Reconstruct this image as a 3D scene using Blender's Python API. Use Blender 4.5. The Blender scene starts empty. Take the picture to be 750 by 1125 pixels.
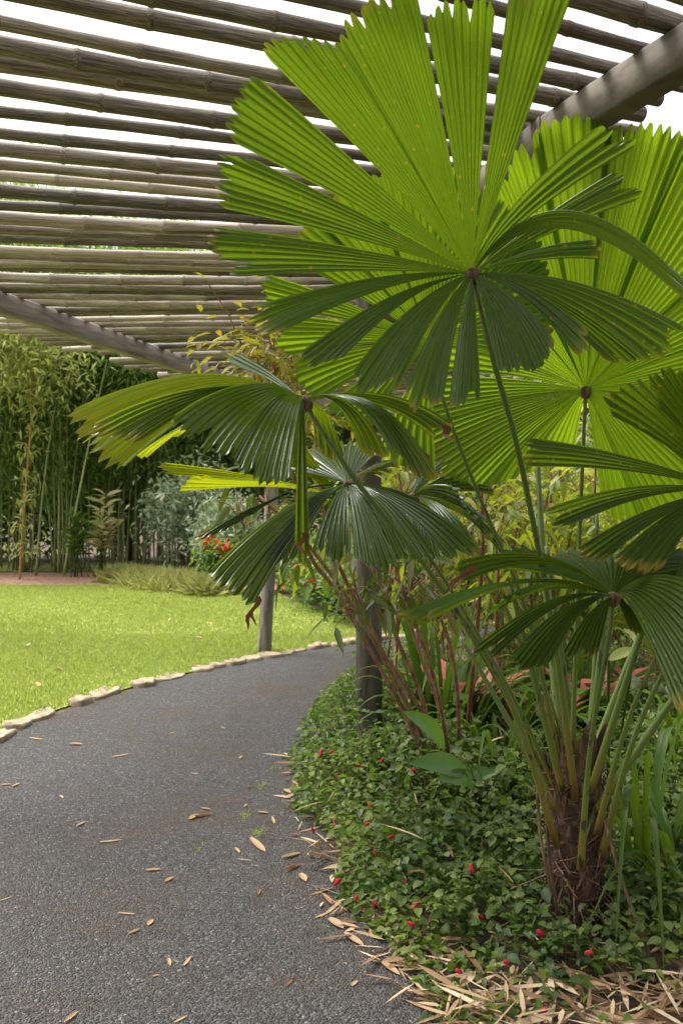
import bpy, math, random
import numpy as np
from mathutils import Vector, Matrix

random.seed(7)
rng = np.random.default_rng(11)
R = math.radians
scene = bpy.context.scene
COL = scene.collection
EYE = 1.5
F, CX, CY = 1000.0, 375.0, 562.5


def at(px, py, d):
    return Vector(((px - CX) / F * d, d, EYE + (CY - py) / F * d))


def gnd(px, py, z=0.0):
    d = (EYE - z) * F / (py - CY)
    return Vector(((px - CX) / F * d, d, z))


# ------------------------------------------------------------------ objects
def tag(o, label=None, cat=None, group=None, kind=None):
    if label: o['label'] = label
    if cat: o['category'] = cat
    if group: o['group'] = group
    if kind: o['kind'] = kind
    return o


def thing(name, label, cat, loc, group=None):
    o = bpy.data.objects.new(name, None)
    o.empty_display_size = 0.1
    COL.objects.link(o)
    o.location = loc
    return tag(o, label, cat, group)


def link(name, me, mat=None, parent=None, smooth=False):
    if mat:
        me.materials.append(mat)
    if smooth:
        me.polygons.foreach_set('use_smooth', np.ones(len(me.polygons), dtype=bool))
    o = bpy.data.objects.new(name, me)
    COL.objects.link(o)
    if parent is not None:
        o.parent = parent
        p = parent
        off = Vector((0, 0, 0))
        while p is not None:
            off += p.location
            p = p.parent
        me.transform(Matrix.Translation(-off))
    return o


def np_mesh(name, V, faces_list, mat=None, parent=None, smooth=False, uv=None, loc=None):
    """V (n,3); faces_list: list of int arrays (m,k)."""
    me = bpy.data.meshes.new(name)
    V = np.asarray(V, dtype=np.float64)
    if loc is not None:
        V = V - np.asarray(loc)
    loops = np.concatenate([f.ravel() for f in faces_list]).astype(np.int32)
    sizes = np.concatenate([np.full(len(f), f.shape[1]) for f in faces_list]).astype(np.int32)
    starts = np.concatenate([[0], np.cumsum(sizes)[:-1]]).astype(np.int32)
    me.vertices.add(len(V)); me.vertices.foreach_set('co', V.astype(np.float32).ravel())
    me.loops.add(len(loops)); me.loops.foreach_set('vertex_index', loops)
    me.polygons.add(len(sizes)); me.polygons.foreach_set('loop_start', starts)
    me.polygons.foreach_set('loop_total', sizes)
    if uv is not None:
        l = me.uv_layers.new(name='UVMap')
        l.data.foreach_set('uv', np.asarray(uv, dtype=np.float32)[loops].ravel())
    me.update(calc_edges=True)
    me.validate()
    o = link(name, me, mat, parent, smooth)
    if loc is not None:
        o.location = loc
    return o


class MB:
    """mesh builder collecting tubes, ribbons, boxes as ONE mesh"""
    def __init__(self):
        self.V, self.Q, self.T, self.UV = [], [], [], []

    def grid(self, P, uv=None, close=False):
        n, m = P.shape[:2]
        b = sum(len(v) for v in self.V)
        self.V.append(P.reshape(-1, 3))
        if uv is None:
            uu, vv = np.meshgrid(np.linspace(0, 1, m), np.linspace(0, 1, n))
            uv = np.stack([uu, vv], -1)
        self.UV.append(uv.reshape(-1, 2))
        i, j = np.meshgrid(np.arange(n - 1), np.arange(m if close else m - 1), indexing='ij')
        j2 = (j + 1) % m
        q = np.stack([i * m + j, i * m + j2, (i + 1) * m + j2, (i + 1) * m + j], -1).reshape(-1, 4) + b
        self.Q.append(q)

    def tube(self, pts, rad, k=8, cap=True):
        pts = np.asarray([tuple(p) for p in pts], dtype=float)
        n = len(pts)
        rad = np.broadcast_to(np.asarray(rad, dtype=float), (n,))
        t = np.gradient(pts, axis=0)
        t /= np.linalg.norm(t, axis=1, keepdims=True) + 1e-9
        ref = np.array([0, 0, 1.0]) if abs(t[0][2]) < .8 else np.array([1.0, 0, 0])
        a = np.cross(t, ref); a /= np.linalg.norm(a, axis=1, keepdims=True) + 1e-9
        c = np.cross(t, a)
        ang = np.linspace(0, 2 * np.pi, k, endpoint=False)
        P = pts[:, None] + rad[:, None, None] * (np.cos(ang)[None, :, None] * a[:, None] + np.sin(ang)[None, :, None] * c[:, None])
        b = sum(len(v) for v in self.V)
        self.grid(P, close=True)
        if cap:
            bb = b + n * k
            self.V.append(np.stack([pts[0], pts[-1]])); self.UV.append(np.array([[.5, 0], [.5, 1.]]))
            j = np.arange(k); j2 = (j + 1) % k
            self.T.append(np.stack([np.full(k, bb), j2 + b, j + b], -1))
            self.T.append(np.stack([np.full(k, bb + 1), j + b + (n - 1) * k, j2 + b + (n - 1) * k], -1))

    def add(self, V, faces, uv=None):
        b = sum(len(v) for v in self.V)
        V = np.asarray(V, float)
        self.V.append(V)
        self.UV.append(np.zeros((len(V), 2)) if uv is None else uv)
        for f in faces:
            (self.Q if f.shape[1] == 4 else self.T).append(f + b)

    def build(self, name, mat, parent=None, smooth=True, loc=None):
        fl = []
        if self.Q: fl.append(np.concatenate(self.Q))
        if self.T: fl.append(np.concatenate(self.T))
        return np_mesh(name, np.concatenate(self.V), fl, mat, parent, smooth, np.concatenate(self.UV), loc)


def bez(p0, p1, p2, n=12):
    t = np.linspace(0, 1, n)[:, None]
    p0, p1, p2 = (np.array(tuple(p)) for p in (p0, p1, p2))
    return (1 - t) ** 2 * p0 + 2 * t * (1 - t) * p1 + t ** 2 * p2


def spline(pts, n=24):
    """Catmull-Rom through points"""
    p = np.array([tuple(q) for q in pts], float)
    p = np.vstack([2 * p[0] - p[1], p, 2 * p[-1] - p[-2]])
    out = []
    m = len(p) - 3
    per = max(2, n // m)
    for i in range(m):
        for t in np.linspace(0, 1, per, endpoint=(i == m - 1)):
            a, b, c, d = p[i:i + 4]
            out.append(.5 * ((2 * b) + (c - a) * t + (2 * a - 5 * b + 4 * c - d) * t * t + (3 * b - a - 3 * c + d) * t ** 3))
    return np.array(out)


# ------------------------------------------------------------------ materials
def new_mat(name):
    m = bpy.data.materials.new(name)
    m.use_nodes = True
    nt = m.node_tree
    nt.nodes.clear()
    out = nt.nodes.new('ShaderNodeOutputMaterial')
    return m, nt, out


def N(nt, t, **kw):
    n = nt.nodes.new(t)
    for k, v in kw.items():
        if k in n.inputs.keys() if isinstance(k, str) else False:
            n.inputs[k].default_value = v
        else:
            setattr(n, k, v)
    return n


def ramp(nt, fac, stops):
    n = nt.nodes.new('ShaderNodeValToRGB')
    e = n.color_ramp.elements
    while len(e) < len(stops): e.new(.5)
    for i, (p, c) in enumerate(stops):
        e[i].position = p
        e[i].color = (*c, 1) if len(c) == 3 else c
    nt.links.new(fac, n.inputs['Fac'])
    return n.outputs['Color']


def mixc(nt, fac, a, b, mode='MIX'):
    n = nt.nodes.new('ShaderNodeMix')
    n.data_type = 'RGBA'; n.blend_type = mode
    for sock, v in ((n.inputs[0], fac), (n.inputs[6], a), (n.inputs[7], b)):
        if hasattr(v, 'is_output') or isinstance(v, bpy.types.NodeSocket):
            nt.links.new(v, sock)
        elif isinstance(v, (int, float)):
            sock.default_value = v
        else:
            sock.default_value = (*v, 1)
    return n.outputs[2]


def math_n(nt, op, a, b=None, c=None, clamp=False):
    n = nt.nodes.new('ShaderNodeMath'); n.operation = op; n.use_clamp = clamp
    for i, v in enumerate((a, b, c)):
        if v is None: continue
        if isinstance(v, bpy.types.NodeSocket): nt.links.new(v, n.inputs[i])
        else: n.inputs[i].default_value = v
    return n.outputs[0]


def noise(nt, scale, detail=4, rough=.6, vec=None, dist=0):
    n = nt.nodes.new('ShaderNodeTexNoise')
    n.inputs['Scale'].default_value = scale; n.inputs['Detail'].default_value = detail
    n.inputs['Roughness'].default_value = rough; n.inputs['Distortion'].default_value = dist
    if vec is not None: nt.links.new(vec, n.inputs['Vector'])
    return n.outputs['Fac']


def obj_vec(nt, scale=(1, 1, 1)):
    tc = nt.nodes.new('ShaderNodeTexCoord')
    mp = nt.nodes.new('ShaderNodeMapping'); mp.inputs['Scale'].default_value = scale
    nt.links.new(tc.outputs['Object'], mp.inputs['Vector'])
    return mp.outputs['Vector']


def bsdf(nt, col, rough=.6, spec=.5):
    b = nt.nodes.new('ShaderNodeBsdfPrincipled')
    if isinstance(col, bpy.types.NodeSocket): nt.links.new(col, b.inputs['Base Color'])
    else: b.inputs['Base Color'].default_value = (*col, 1)
    if isinstance(rough, bpy.types.NodeSocket): nt.links.new(rough, b.inputs['Roughness'])
    else: b.inputs['Roughness'].default_value = rough
    b.inputs['Specular IOR Level'].default_value = spec
    return b


def bump(nt, b, h, strength=.4, dist=.01):
    n = nt.nodes.new('ShaderNodeBump')
    n.inputs['Strength'].default_value = strength; n.inputs['Distance'].default_value = dist
    nt.links.new(h, n.inputs['Height']); nt.links.new(n.outputs[0], b.inputs['Normal'])


def foliage_mat(name, stops, trans, tf=.4, rough=.45, spec=.4, patch=0, pscale=2.5):
    """leaf material: colour differs from leaf to leaf, light passes through"""
    m, nt, out = new_mat(name)
    g = nt.nodes.new('ShaderNodeNewGeometry')
    c = ramp(nt, g.outputs['Random Per Island'], stops)
    if patch:                                     # whole stands differ in tint, older or younger growth
        pn = noise(nt, pscale, 4, .6, obj_vec(nt))
        c = mixc(nt, math_n(nt, 'MULTIPLY', math_n(nt, 'MULTIPLY_ADD', pn, 4.0, -1.6, True), patch), c, (1.25, 1.25, .75), 'MULTIPLY') if patch < 0 else mixc(
            nt, patch, c, mixc(nt, math_n(nt, 'MULTIPLY_ADD', pn, 4.0, -1.5, True), mixc(nt, 1.0, c, (.62, .68, .75), 'MULTIPLY'), mixc(nt, .45, c, (.24, .26, .03))))
    b = bsdf(nt, c, rough, spec)
    t = nt.nodes.new('ShaderNodeBsdfTranslucent')
    tc = mixc(nt, .75, c, trans)
    nt.links.new(tc, t.inputs['Color'])
    mx = nt.nodes.new('ShaderNodeMixShader'); mx.inputs[0].default_value = tf
    nt.links.new(b.outputs[0], mx.inputs[1]); nt.links.new(t.outputs[0], mx.inputs[2])
    nt.links.new(mx.outputs[0], out.inputs['Surface'])
    return m


def palm_mat(name, base, trans, tipcol=(.32, .24, .03), brown=.0, tf=.45, rough=.27, spec=.42):
    m, nt, out = new_mat(name)
    uvn = nt.nodes.new('ShaderNodeUVMap')
    sep = nt.nodes.new('ShaderNodeSeparateXYZ'); nt.links.new(uvn.outputs[0], sep.inputs[0])
    u, v = sep.outputs[0], sep.outputs[1]
    fr = math_n(nt, 'FRACT', u)
    rib = math_n(nt, 'ABSOLUTE', math_n(nt, 'SUBTRACT', fr, .5))
    fine = math_n(nt, 'SINE', math_n(nt, 'MULTIPLY', u, 18.85))
    ov = obj_vec(nt)
    n1 = noise(nt, 9, 3, .6, ov)
    n2 = noise(nt, 60, 3, .6, ov)
    n3 = noise(nt, 3.2, 2, .5, ov)
    cb = nt.nodes.new('ShaderNodeCombineXYZ')
    nt.links.new(math_n(nt, 'MULTIPLY', u, 2.3), cb.inputs[0]); nt.links.new(math_n(nt, 'MULTIPLY', v, 2.0), cb.inputs[1])
    st = noise(nt, 1.0, 4, .7, cb.outputs[0])                              # streaks that run with the veins
    stf = nt.nodes.new('ShaderNodeMapRange'); nt.links.new(st, stf.inputs[0]); stf.inputs[1].default_value = .3; stf.inputs[2].default_value = .7
    c = mixc(nt, stf.outputs[0], tuple(x * .62 for x in base), tuple(x * 1.4 for x in base))
    c = mixc(nt, math_n(nt, 'MULTIPLY', n1, .6), c, tuple(x * .8 for x in base))
    c = mixc(nt, math_n(nt, 'MULTIPLY_ADD', fine, .14, .14), c, tuple(x * .6 for x in base))
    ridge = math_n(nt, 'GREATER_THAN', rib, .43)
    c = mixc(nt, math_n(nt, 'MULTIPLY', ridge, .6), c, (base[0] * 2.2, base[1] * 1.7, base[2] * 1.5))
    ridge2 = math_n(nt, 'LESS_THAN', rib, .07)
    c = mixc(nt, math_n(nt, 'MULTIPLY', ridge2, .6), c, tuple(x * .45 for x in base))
    # yellow, then brown, towards the cut tips, and spots
    tipf = math_n(nt, 'ADD', v, math_n(nt, 'ADD', math_n(nt, 'MULTIPLY_ADD', n3, .42, -.29), math_n(nt, 'MULTIPLY', n1, .06)))
    yel = nt.nodes.new('ShaderNodeMapRange'); nt.links.new(tipf, yel.inputs[0])
    yel.inputs[1].default_value = .94 - brown; yel.inputs[2].default_value = 1.03
    brn = nt.nodes.new('ShaderNodeMapRange'); nt.links.new(tipf, brn.inputs[0])
    brn.inputs[1].default_value = 1.02 - brown * .6; brn.inputs[2].default_value = 1.06 - brown * .5
    vor = nt.nodes.new('ShaderNodeTexVoronoi'); vor.inputs['Scale'].default_value = 26
    nt.links.new(ov, vor.inputs['Vector'])
    spot = math_n(nt, 'LESS_THAN', math_n(nt, 'ADD', vor.outputs['Distance'], math_n(nt, 'MULTIPLY', n1, .22)), .225 + brown * .05)
    spc = math_n(nt, 'MULTIPLY', spot, .55)
    tc = mixc(nt, stf.outputs[0], tuple(x * .62 for x in trans), tuple(x * 1.12 for x in trans))
    tc = mixc(nt, math_n(nt, 'MULTIPLY', n1, .5), tc, (trans[0] * 1.15, trans[1] * .9, trans[2]))
    tc = mixc(nt, math_n(nt, 'MULTIPLY_ADD', fine, .13, .13), tc, tuple(x * .6 for x in trans))
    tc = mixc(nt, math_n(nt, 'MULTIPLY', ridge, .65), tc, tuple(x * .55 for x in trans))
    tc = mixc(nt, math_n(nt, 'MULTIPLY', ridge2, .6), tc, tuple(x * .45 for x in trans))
    for f_, col in ((yel.outputs[0], tipcol), (spc, (.36, .26, .04)), (brn.outputs[0], (.14, .06, .02))):
        c = mixc(nt, f_, c, col)
        tc = mixc(nt, f_, tc, tuple(x * 1.3 for x in col))
    b = bsdf(nt, c, math_n(nt, 'MULTIPLY_ADD', n1, .3, rough - .12), spec)
    bump(nt, b, math_n(nt, 'ADD', math_n(nt, 'MULTIPLY', fine, .5), n2), .25, .003)
    t = nt.nodes.new('ShaderNodeBsdfTranslucent'); nt.links.new(tc, t.inputs['Color'])
    mx = nt.nodes.new('ShaderNodeMixShader'); mx.inputs[0].default_value = tf
    nt.links.new(b.outputs[0], mx.inputs[1]); nt.links.new(t.outputs[0], mx.inputs[2])
    nt.links.new(mx.outputs[0], out.inputs['Surface'])
    return m


def plain_mat(name, stops, scale=(8, 8, 8), nscale=1.0, rough=.8, bstr=.4, bdist=.006, spec=.3, objrand=0.0, dist=0.4, detail=6):
    """noise-mottled opaque material, stretched by 'scale'"""
    m, nt, out = new_mat(name)
    v = obj_vec(nt, scale)
    n = noise(nt, nscale, detail, .65, v, dist)
    c = ramp(nt, n, stops)
    if objrand:
        oi = nt.nodes.new('ShaderNodeObjectInfo')
        k = math_n(nt, 'MULTIPLY_ADD', oi.outputs['Random'], objrand, 1 - objrand * .6)
        hs = nt.nodes.new('ShaderNodeHueSaturation'); nt.links.new(c, hs.inputs['Color']); nt.links.new(k, hs.inputs['Value'])
        c = hs.outputs[0]
    b = bsdf(nt, c, rough, spec)
    bump(nt, b, n, bstr, bdist)
    nt.links.new(b.outputs[0], out.inputs['Surface'])
    return m


def petiole_mat():
    m, nt, out = new_mat('petiole_green')
    uvn = nt.nodes.new('ShaderNodeUVMap')
    sep = nt.nodes.new('ShaderNodeSeparateXYZ'); nt.links.new(uvn.outputs[0], sep.inputs[0])
    ov = obj_vec(nt, (40, 40, 8))
    n = noise(nt, 1, 4, .6, ov)
    c = ramp(nt, math_n(nt, 'MULTIPLY_ADD', n, .25, sep.outputs[1]),
             [(.0, (.13, .06, .025)), (.16, (.2, .15, .03)), (.3, (.13, .17, .03)), (.75, (.085, .14, .03)), (1.0, (.1, .13, .035))])
    c = mixc(nt, math_n(nt, 'GREATER_THAN', n, .63), c, (.05, .045, .02))
    b = bsdf(nt, c, .4, .4)
    bump(nt, b, n, .3, .003)
    nt.links.new(b.outputs[0], out.inputs['Surface'])
    return m


def bamboo_pole_mat():
    m, nt, out = new_mat('weathered_bamboo')
    uvn = nt.nodes.new('ShaderNodeUVMap')
    sep = nt.nodes.new('ShaderNodeSeparateXYZ'); nt.links.new(uvn.outputs[0], sep.inputs[0])
    oi = nt.nodes.new('ShaderNodeObjectInfo')
    cb = nt.nodes.new('ShaderNodeCombineXYZ')
    nt.links.new(math_n(nt, 'MULTIPLY', sep.outputs[1], 14), cb.inputs[0])
    nt.links.new(math_n(nt, 'MULTIPLY', sep.outputs[0], 7), cb.inputs[1])
    nt.links.new(math_n(nt, 'MULTIPLY', oi.outputs['Random'], 40), cb.inputs[2])
    n1 = noise(nt, 1.0, 5, .65, cb.outputs[0], .5)
    n2 = noise(nt, 6.0, 5, .7, cb.outputs[0], .3)
    c = ramp(nt, n1, [(.28, (.07, .052, .038)), (.42, (.24, .19, .14)), (.56, (.34, .285, .22)), (.75, (.5, .45, .37))])
    stain = nt.nodes.new('ShaderNodeMapRange'); nt.links.new(math_n(nt, 'ADD', n2, math_n(nt, 'MULTIPLY', oi.outputs['Random'], .18)), stain.inputs[0])
    stain.inputs[1].default_value = .5; stain.inputs[2].default_value = .72
    c = mixc(nt, math_n(nt, 'MULTIPLY', stain.outputs[0], .85), c, (.05, .04, .028))
    hs = nt.nodes.new('ShaderNodeHueSaturation'); nt.links.new(c, hs.inputs['Color'])
    nt.links.new(math_n(nt, 'MULTIPLY_ADD', oi.outputs['Random'], -.55, 1.3), hs.inputs['Value'])
    b = bsdf(nt, hs.outputs[0], .65, .35)
    bump(nt, b, n2, .4, .004)
    nt.links.new(b.outputs[0], out.inputs['Surface'])
    return m


def gravel_mat():
    m, nt, out = new_mat('dark_gravel')
    tc = nt.nodes.new('ShaderNodeTexCoord'); v = tc.outputs['Object']
    vo = nt.nodes.new('ShaderNodeTexVoronoi'); vo.inputs['Scale'].default_value = 128; nt.links.new(v, vo.inputs['Vector'])
    sepc = nt.nodes.new('ShaderNodeSeparateColor'); nt.links.new(vo.outputs['Color'], sepc.inputs[0])
    big = noise(nt, .9, 5, .65, v, .5)
    mid = noise(nt, 7, 5, .7, v)
    c = ramp(nt, sepc.outputs[0], [(0, (.029, .028, .027)), (.35, (.064, .0615, .0595)), (.8, (.104, .1005, .0975)), (.96, (.14, .135, .13)), (1, (.3, .275, .23))])
    dust = nt.nodes.new('ShaderNodeMapRange'); nt.links.new(math_n(nt, 'ADD', math_n(nt, 'MULTIPLY', big, .7), math_n(nt, 'MULTIPLY', mid, .3)), dust.inputs[0])
    dust.inputs[1].default_value = .46; dust.inputs[2].default_value = .64
    c = mixc(nt, math_n(nt, 'MULTIPLY', dust.outputs[0], .6), c, (.095, .06, .037))
    c = mixc(nt, math_n(nt, 'MULTIPLY', math_n(nt, 'GREATER_THAN', mid, .6), .25), c, (.03, .028, .026))
    b = bsdf(nt, c, .75, .35)
    h = math_n(nt, 'SUBTRACT', math_n(nt, 'MULTIPLY', sepc.outputs[1], .6), vo.outputs['Distance'])
    bump(nt, b, h, 1.0, .014)
    nt.links.new(b.outputs[0], out.inputs['Surface'])
    return m


M = {}
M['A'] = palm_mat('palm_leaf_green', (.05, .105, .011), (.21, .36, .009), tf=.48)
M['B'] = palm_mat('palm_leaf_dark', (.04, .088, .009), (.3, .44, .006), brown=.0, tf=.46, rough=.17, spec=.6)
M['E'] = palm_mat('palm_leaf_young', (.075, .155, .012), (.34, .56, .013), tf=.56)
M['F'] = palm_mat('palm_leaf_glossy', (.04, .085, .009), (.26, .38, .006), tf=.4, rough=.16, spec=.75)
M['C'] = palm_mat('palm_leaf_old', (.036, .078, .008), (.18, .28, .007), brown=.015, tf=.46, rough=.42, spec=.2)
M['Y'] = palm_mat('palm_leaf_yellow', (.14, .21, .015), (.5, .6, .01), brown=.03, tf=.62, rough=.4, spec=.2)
M['dead'] = foliage_mat('dead_leaf', [(0, (.07, .025, .012)), (1, (.16, .06, .025))], (.2, .07, .02), .2, .7)
M['petiole'] = petiole_mat()
M['pole'] = bamboo_pole_mat()
M['gravel'] = gravel_mat()
M['beam'] = plain_mat('grey_timber_beam', [(.3, (.16, .13, .11)), (.5, (.29, .245, .21)), (.7, (.4, .35, .31))], (3, 3, 30), 1, .85, .5, .004)
M['post'] = plain_mat('grey_timber_post', [(.3, (.06, .053, .04)), (.46, (.19, .165, .135)), (.6, (.27, .24, .2)), (.75, (.4, .37, .32))], (16, 16, 2.0), 1, .85, .7, .006)
M['trunk'] = plain_mat('palm_trunk_fibre', [(.25, (.018, .01, .007)), (.5, (.06, .032, .021)), (.75, (.15, .085, .052))], (18, 18, 40), .8, .9, .9, .012, dist=1.2)
M['sheath'] = plain_mat('dry_sheath', [(.25, (.035, .019, .012)), (.5, (.1, .056, .035)), (.75, (.28, .18, .11))], (60, 60, 6), 1, .85, .5, .004)
M['soil'] = plain_mat('bed_soil', [(.3, (.03, .022, .014)), (.5, (.075, .052, .032)), (.72, (.15, .105, .062))], (6, 6, 6), 1, .95, .8, .03)
M['turf'] = plain_mat('turf_base', [(.3, (.14, .168, .035)), (.5, (.225, .268, .065)), (.75, (.34, .35, .135))], (1, 1, 1), 2.2, .95, .5, .02, detail=9)
M['mulch'] = plain_mat('bark_mulch', [(.3, (.14, .07, .04)), (.5, (.3, .17, .11)), (.72, (.48, .32, .22))], (9, 9, 9), 1, .95, .9, .03)
M['stone'] = plain_mat('pale_edging_stone', [(.3, (.13, .1, .06)), (.48, (.3, .24, .16)), (.6, (.36, .3, .22)), (.75, (.5, .44, .34))], (7, 7, 7), 1, .9, .6, .012, objrand=.25)
M['dry'] = foliage_mat('dry_leaf', [(0, (.12, .06, .03)), (.3, (.28, .17, .09)), (.7, (.46, .32, .19)), (1, (.6, .48, .33))], (.5, .3, .12), .15, .7, .25)
M['dryred'] = foliage_mat('dry_leaf_brown', [(0, (.2, .08, .03)), (1, (.4, .2, .09))], (.4, .2, .08), .15, .7, .25)
M['grass'] = foliage_mat('lawn_grass', [(0, (.185, .245, .05)), (.5, (.305, .37, .085)), (1, (.47, .475, .18))], (.48, .57, .11), .45, .6, .2, .4, .8)
M['cover'] = foliage_mat('ground_cover_leaf', [(0, (.03, .065, .016)), (.5, (.058, .105, .025)), (.85, (.095, .15, .032)), (1, (.19, .21, .04))], (.2, .36, .03), .35, .5, .35, .8, 2.6)
M['strap'] = foliage_mat('strap_leaf', [(0, (.026, .06, .008)), (1, (.07, .125, .014))], (.17, .29, .012), .36, .5, .25)
M['broad'] = foliage_mat('broad_leaf', [(0, (.035, .095, .016)), (1, (.06, .14, .02))], (.22, .42, .03), .38, .35, .45)
M['catkin'] = foliage_mat('red_catkin', [(0, (.32, .01, .02)), (1, (.55, .04, .07))], (.7, .05, .06), .25, .7, .2)
M['redflower'] = foliage_mat('red_flower', [(0, (.6, .02, .012)), (1, (.8, .1, .05))], (.8, .08, .04), .3, .5, .3)
M['coral'] = foliage_mat('coral_bract', [(0, (.5, .1, .07)), (.5, (.72, .2, .16)), (1, (.72, .4, .3))], (.85, .3, .25), .3, .35, .5, .4, 9)
M['cane'] = plain_mat('cane_bark', [(.3, (.1, .045, .028)), (.5, (.22, .11, .065)), (.7, (.33, .22, .14))], (30, 30, 12), 1, .75, .4, .004)
M['redcane'] = plain_mat('red_cane', [(.3, (.09, .025, .02)), (.7, (.21, .065, .045))], (30, 30, 20), 1, .5, .3, .003)
M['stemwood'] = plain_mat('shrub_stem', [(.3, (.07, .05, .03)), (.7, (.19, .15, .1))], (20, 20, 6), 1, .85, .4, .004)
M['culm'] = plain_mat('bamboo_culm', [(.3, (.12, .16, .06)), (.5, (.22, .26, .1)), (.72, (.36, .36, .18))], (2, 2, 1.2), 1, .45, .1, .003, objrand=.7)
M['bamboo'] = foliage_mat('bamboo_leaf', [(0, (.055, .1, .022)), (.5, (.11, .185, .035)), (.85, (.19, .265, .06)), (1, (.34, .38, .11))], (.32, .5, .06), .45, .5, .35)
M['bright'] = foliage_mat('young_bamboo_leaf', [(0, (.26, .32, .08)), (1, (.45, .48, .17))], (.55, .6, .16), .4, .5, .3)
M['tan'] = plain_mat('orange_culm', [(.3, (.25, .12, .03)), (.7, (.45, .24, .06))], (8, 8, 8), 1, .5, .1, .003)
M['shrubY'] = foliage_mat('yellow_green_leaf', [(0, (.07, .13, .018)), (.5, (.16, .22, .025)), (.85, (.29, .33, .03)), (1, (.36, .22, .05))], (.5, .56, .03), .45, .45, .35)
M['shrubD'] = foliage_mat('mid_green_leaf', [(0, (.04, .09, .016)), (1, (.12, .19, .03))], (.24, .4, .03), .4, .45, .35)
M['croton'] = foliage_mat('bronze_leaf', [(0, (.13, .17, .025)), (.45, (.24, .25, .03)), (.75, (.3, .18, .04)), (1, (.2, .07, .03))], (.5, .45, .04), .42, .4, .4)
M['drooper'] = foliage_mat('olive_leaf', [(0, (.04, .075, .015)), (.7, (.09, .12, .02)), (1, (.16, .1, .03))], (.2, .26, .02), .3, .3, .5)
M['silver'] = foliage_mat('silver_leaf', [(0, (.2, .27, .16)), (1, (.4, .46, .3))], (.36, .46, .22), .3, .55, .3)
M['tuft'] = foliage_mat('pale_grass_tuft', [(0, (.38, .4, .12)), (1, (.64, .6, .27))], (.5, .54, .16), .35, .6, .25)
M['cream'] = foliage_mat('cream_leaf', [(0, (.26, .36, .1)), (.5, (.55, .52, .22)), (1, (.68, .52, .38))], (.65, .62, .26), .4, .45, .3)
M['white'] = foliage_mat('white_petal', [(0, (.7, .68, .5)), (1, (.8, .78, .66))], (.8, .78, .6), .3, .5, .3)
M['tree'] = foliage_mat('tree_leaf', [(0, (.03, .07, .014)), (.6, (.07, .13, .022)), (1, (.16, .22, .04))], (.26, .42, .03), .4, .5, .35)

# ------------------------------------------------------------------ leaf clouds
def leaf_arrays(P, D, L, W, roll=None, fold=.18, sag=.15, wide=.45):
    P = np.asarray(P, float); D = np.asarray(D, float)
    n = len(P)
    D = D / (np.linalg.norm(D, axis=1, keepdims=True) + 1e-9)
    L = np.broadcast_to(np.asarray(L, float), (n,))[:, None]; W = np.broadcast_to(np.asarray(W, float), (n,))[:, None]
    up = np.array([0, 0, 1.0]) + rng.normal(0, .45, (n, 3))
    S = np.cross(D, up); S /= np.linalg.norm(S, axis=1, keepdims=True) + 1e-9
    U = np.cross(S, D)
    dz = np.array([0, 0, -1.0])
    base = P
    a, b = .28, .66
    m1 = P + D * L * a + dz * (sag * L * a * a)
    m2 = P + D * L * b + dz * (sag * L * b * b)
    tip = P + D * L + dz * (sag * L)
    w1, w2 = W * .46, W * .42
    V = np.stack([base, m1 + S * w1 + U * W * fold, m1, m1 - S * w1 + U * W * fold,
                  m2 + S * w2 + U * W * fold, m2, m2 - S * w2 + U * W * fold, tip], 1).reshape(-1, 3)
    o = (np.arange(n) * 8)[:, None]
    T = np.concatenate([o + np.array([0, 2, 1]), o + np.array([0, 3, 2]), o + np.array([4, 5, 7]), o + np.array([5, 6, 7])])
    Q = np.concatenate([o + np.array([1, 2, 5, 4]), o + np.array([2, 3, 6, 5])])
    return V, [Q, T]


def small_leaf_arrays(P, D, L, W, fold=.2, sag=.1):
    P = np.asarray(P, float); D = np.asarray(D, float)
    n = len(P)
    D = D / (np.linalg.norm(D, axis=1, keepdims=True) + 1e-9)
    L = np.broadcast_to(np.asarray(L, float), (n,))[:, None]; W = np.broadcast_to(np.asarray(W, float), (n,))[:, None]
    up = np.array([0, 0, 1.0]) + rng.normal(0, .5, (n, 3))
    S = np.cross(D, up); S /= np.linalg.norm(S, axis=1, keepdims=True) + 1e-9
    U = np.cross(S, D)
    mid = P + D * L * .42
    V = np.stack([P, mid + S * W * .5 + U * W * fold, P + D * L - np.array([0, 0, 1.]) * L * sag, mid - S * W * .5 + U * W * fold], 1).reshape(-1, 3)
    o = (np.arange(n) * 4)[:, None]
    T = np.concatenate([o + np.array([0, 2, 1]), o + np.array([0, 3, 2])])
    return V, [T]


def rand_dir(n, zbias=0., zscale=1.):
    d = rng.normal(0, 1, (n, 3)); d[:, 2] = d[:, 2] * zscale + zbias
    return d / np.linalg.norm(d, axis=1, keepdims=True)


def foliage(name, P, D, L, W, mat, parent, small=False, **k):
    V, f = (small_leaf_arrays if small else leaf_arrays)(P, D, L, W, **k)
    return np_mesh(name, V, f, mat, parent)


# ------------------------------------------------------------------ pergola geometry (a curved run about a centre to the right)
C0 = np.array([7.3, 5.6])


def pol(r, deg):
    a = R(deg)
    return np.array([C0[0] - r * math.cos(a), C0[1] + r * math.sin(a)])


LN = [pol(9.1, -62), pol(9.15, -32), np.array([-2.3, 4.65]), np.array([-.72, 9.75]), pol(9.1, 55), pol(9.1, 82)]
RN = [pol(7.1, -62), np.array([1.45, 1.3]), np.array([.686, 3.05]), np.array([.15, 5.0]), np.array([.92, 8.7]), pol(7.1, 55), pol(7.1, 82)]


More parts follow.
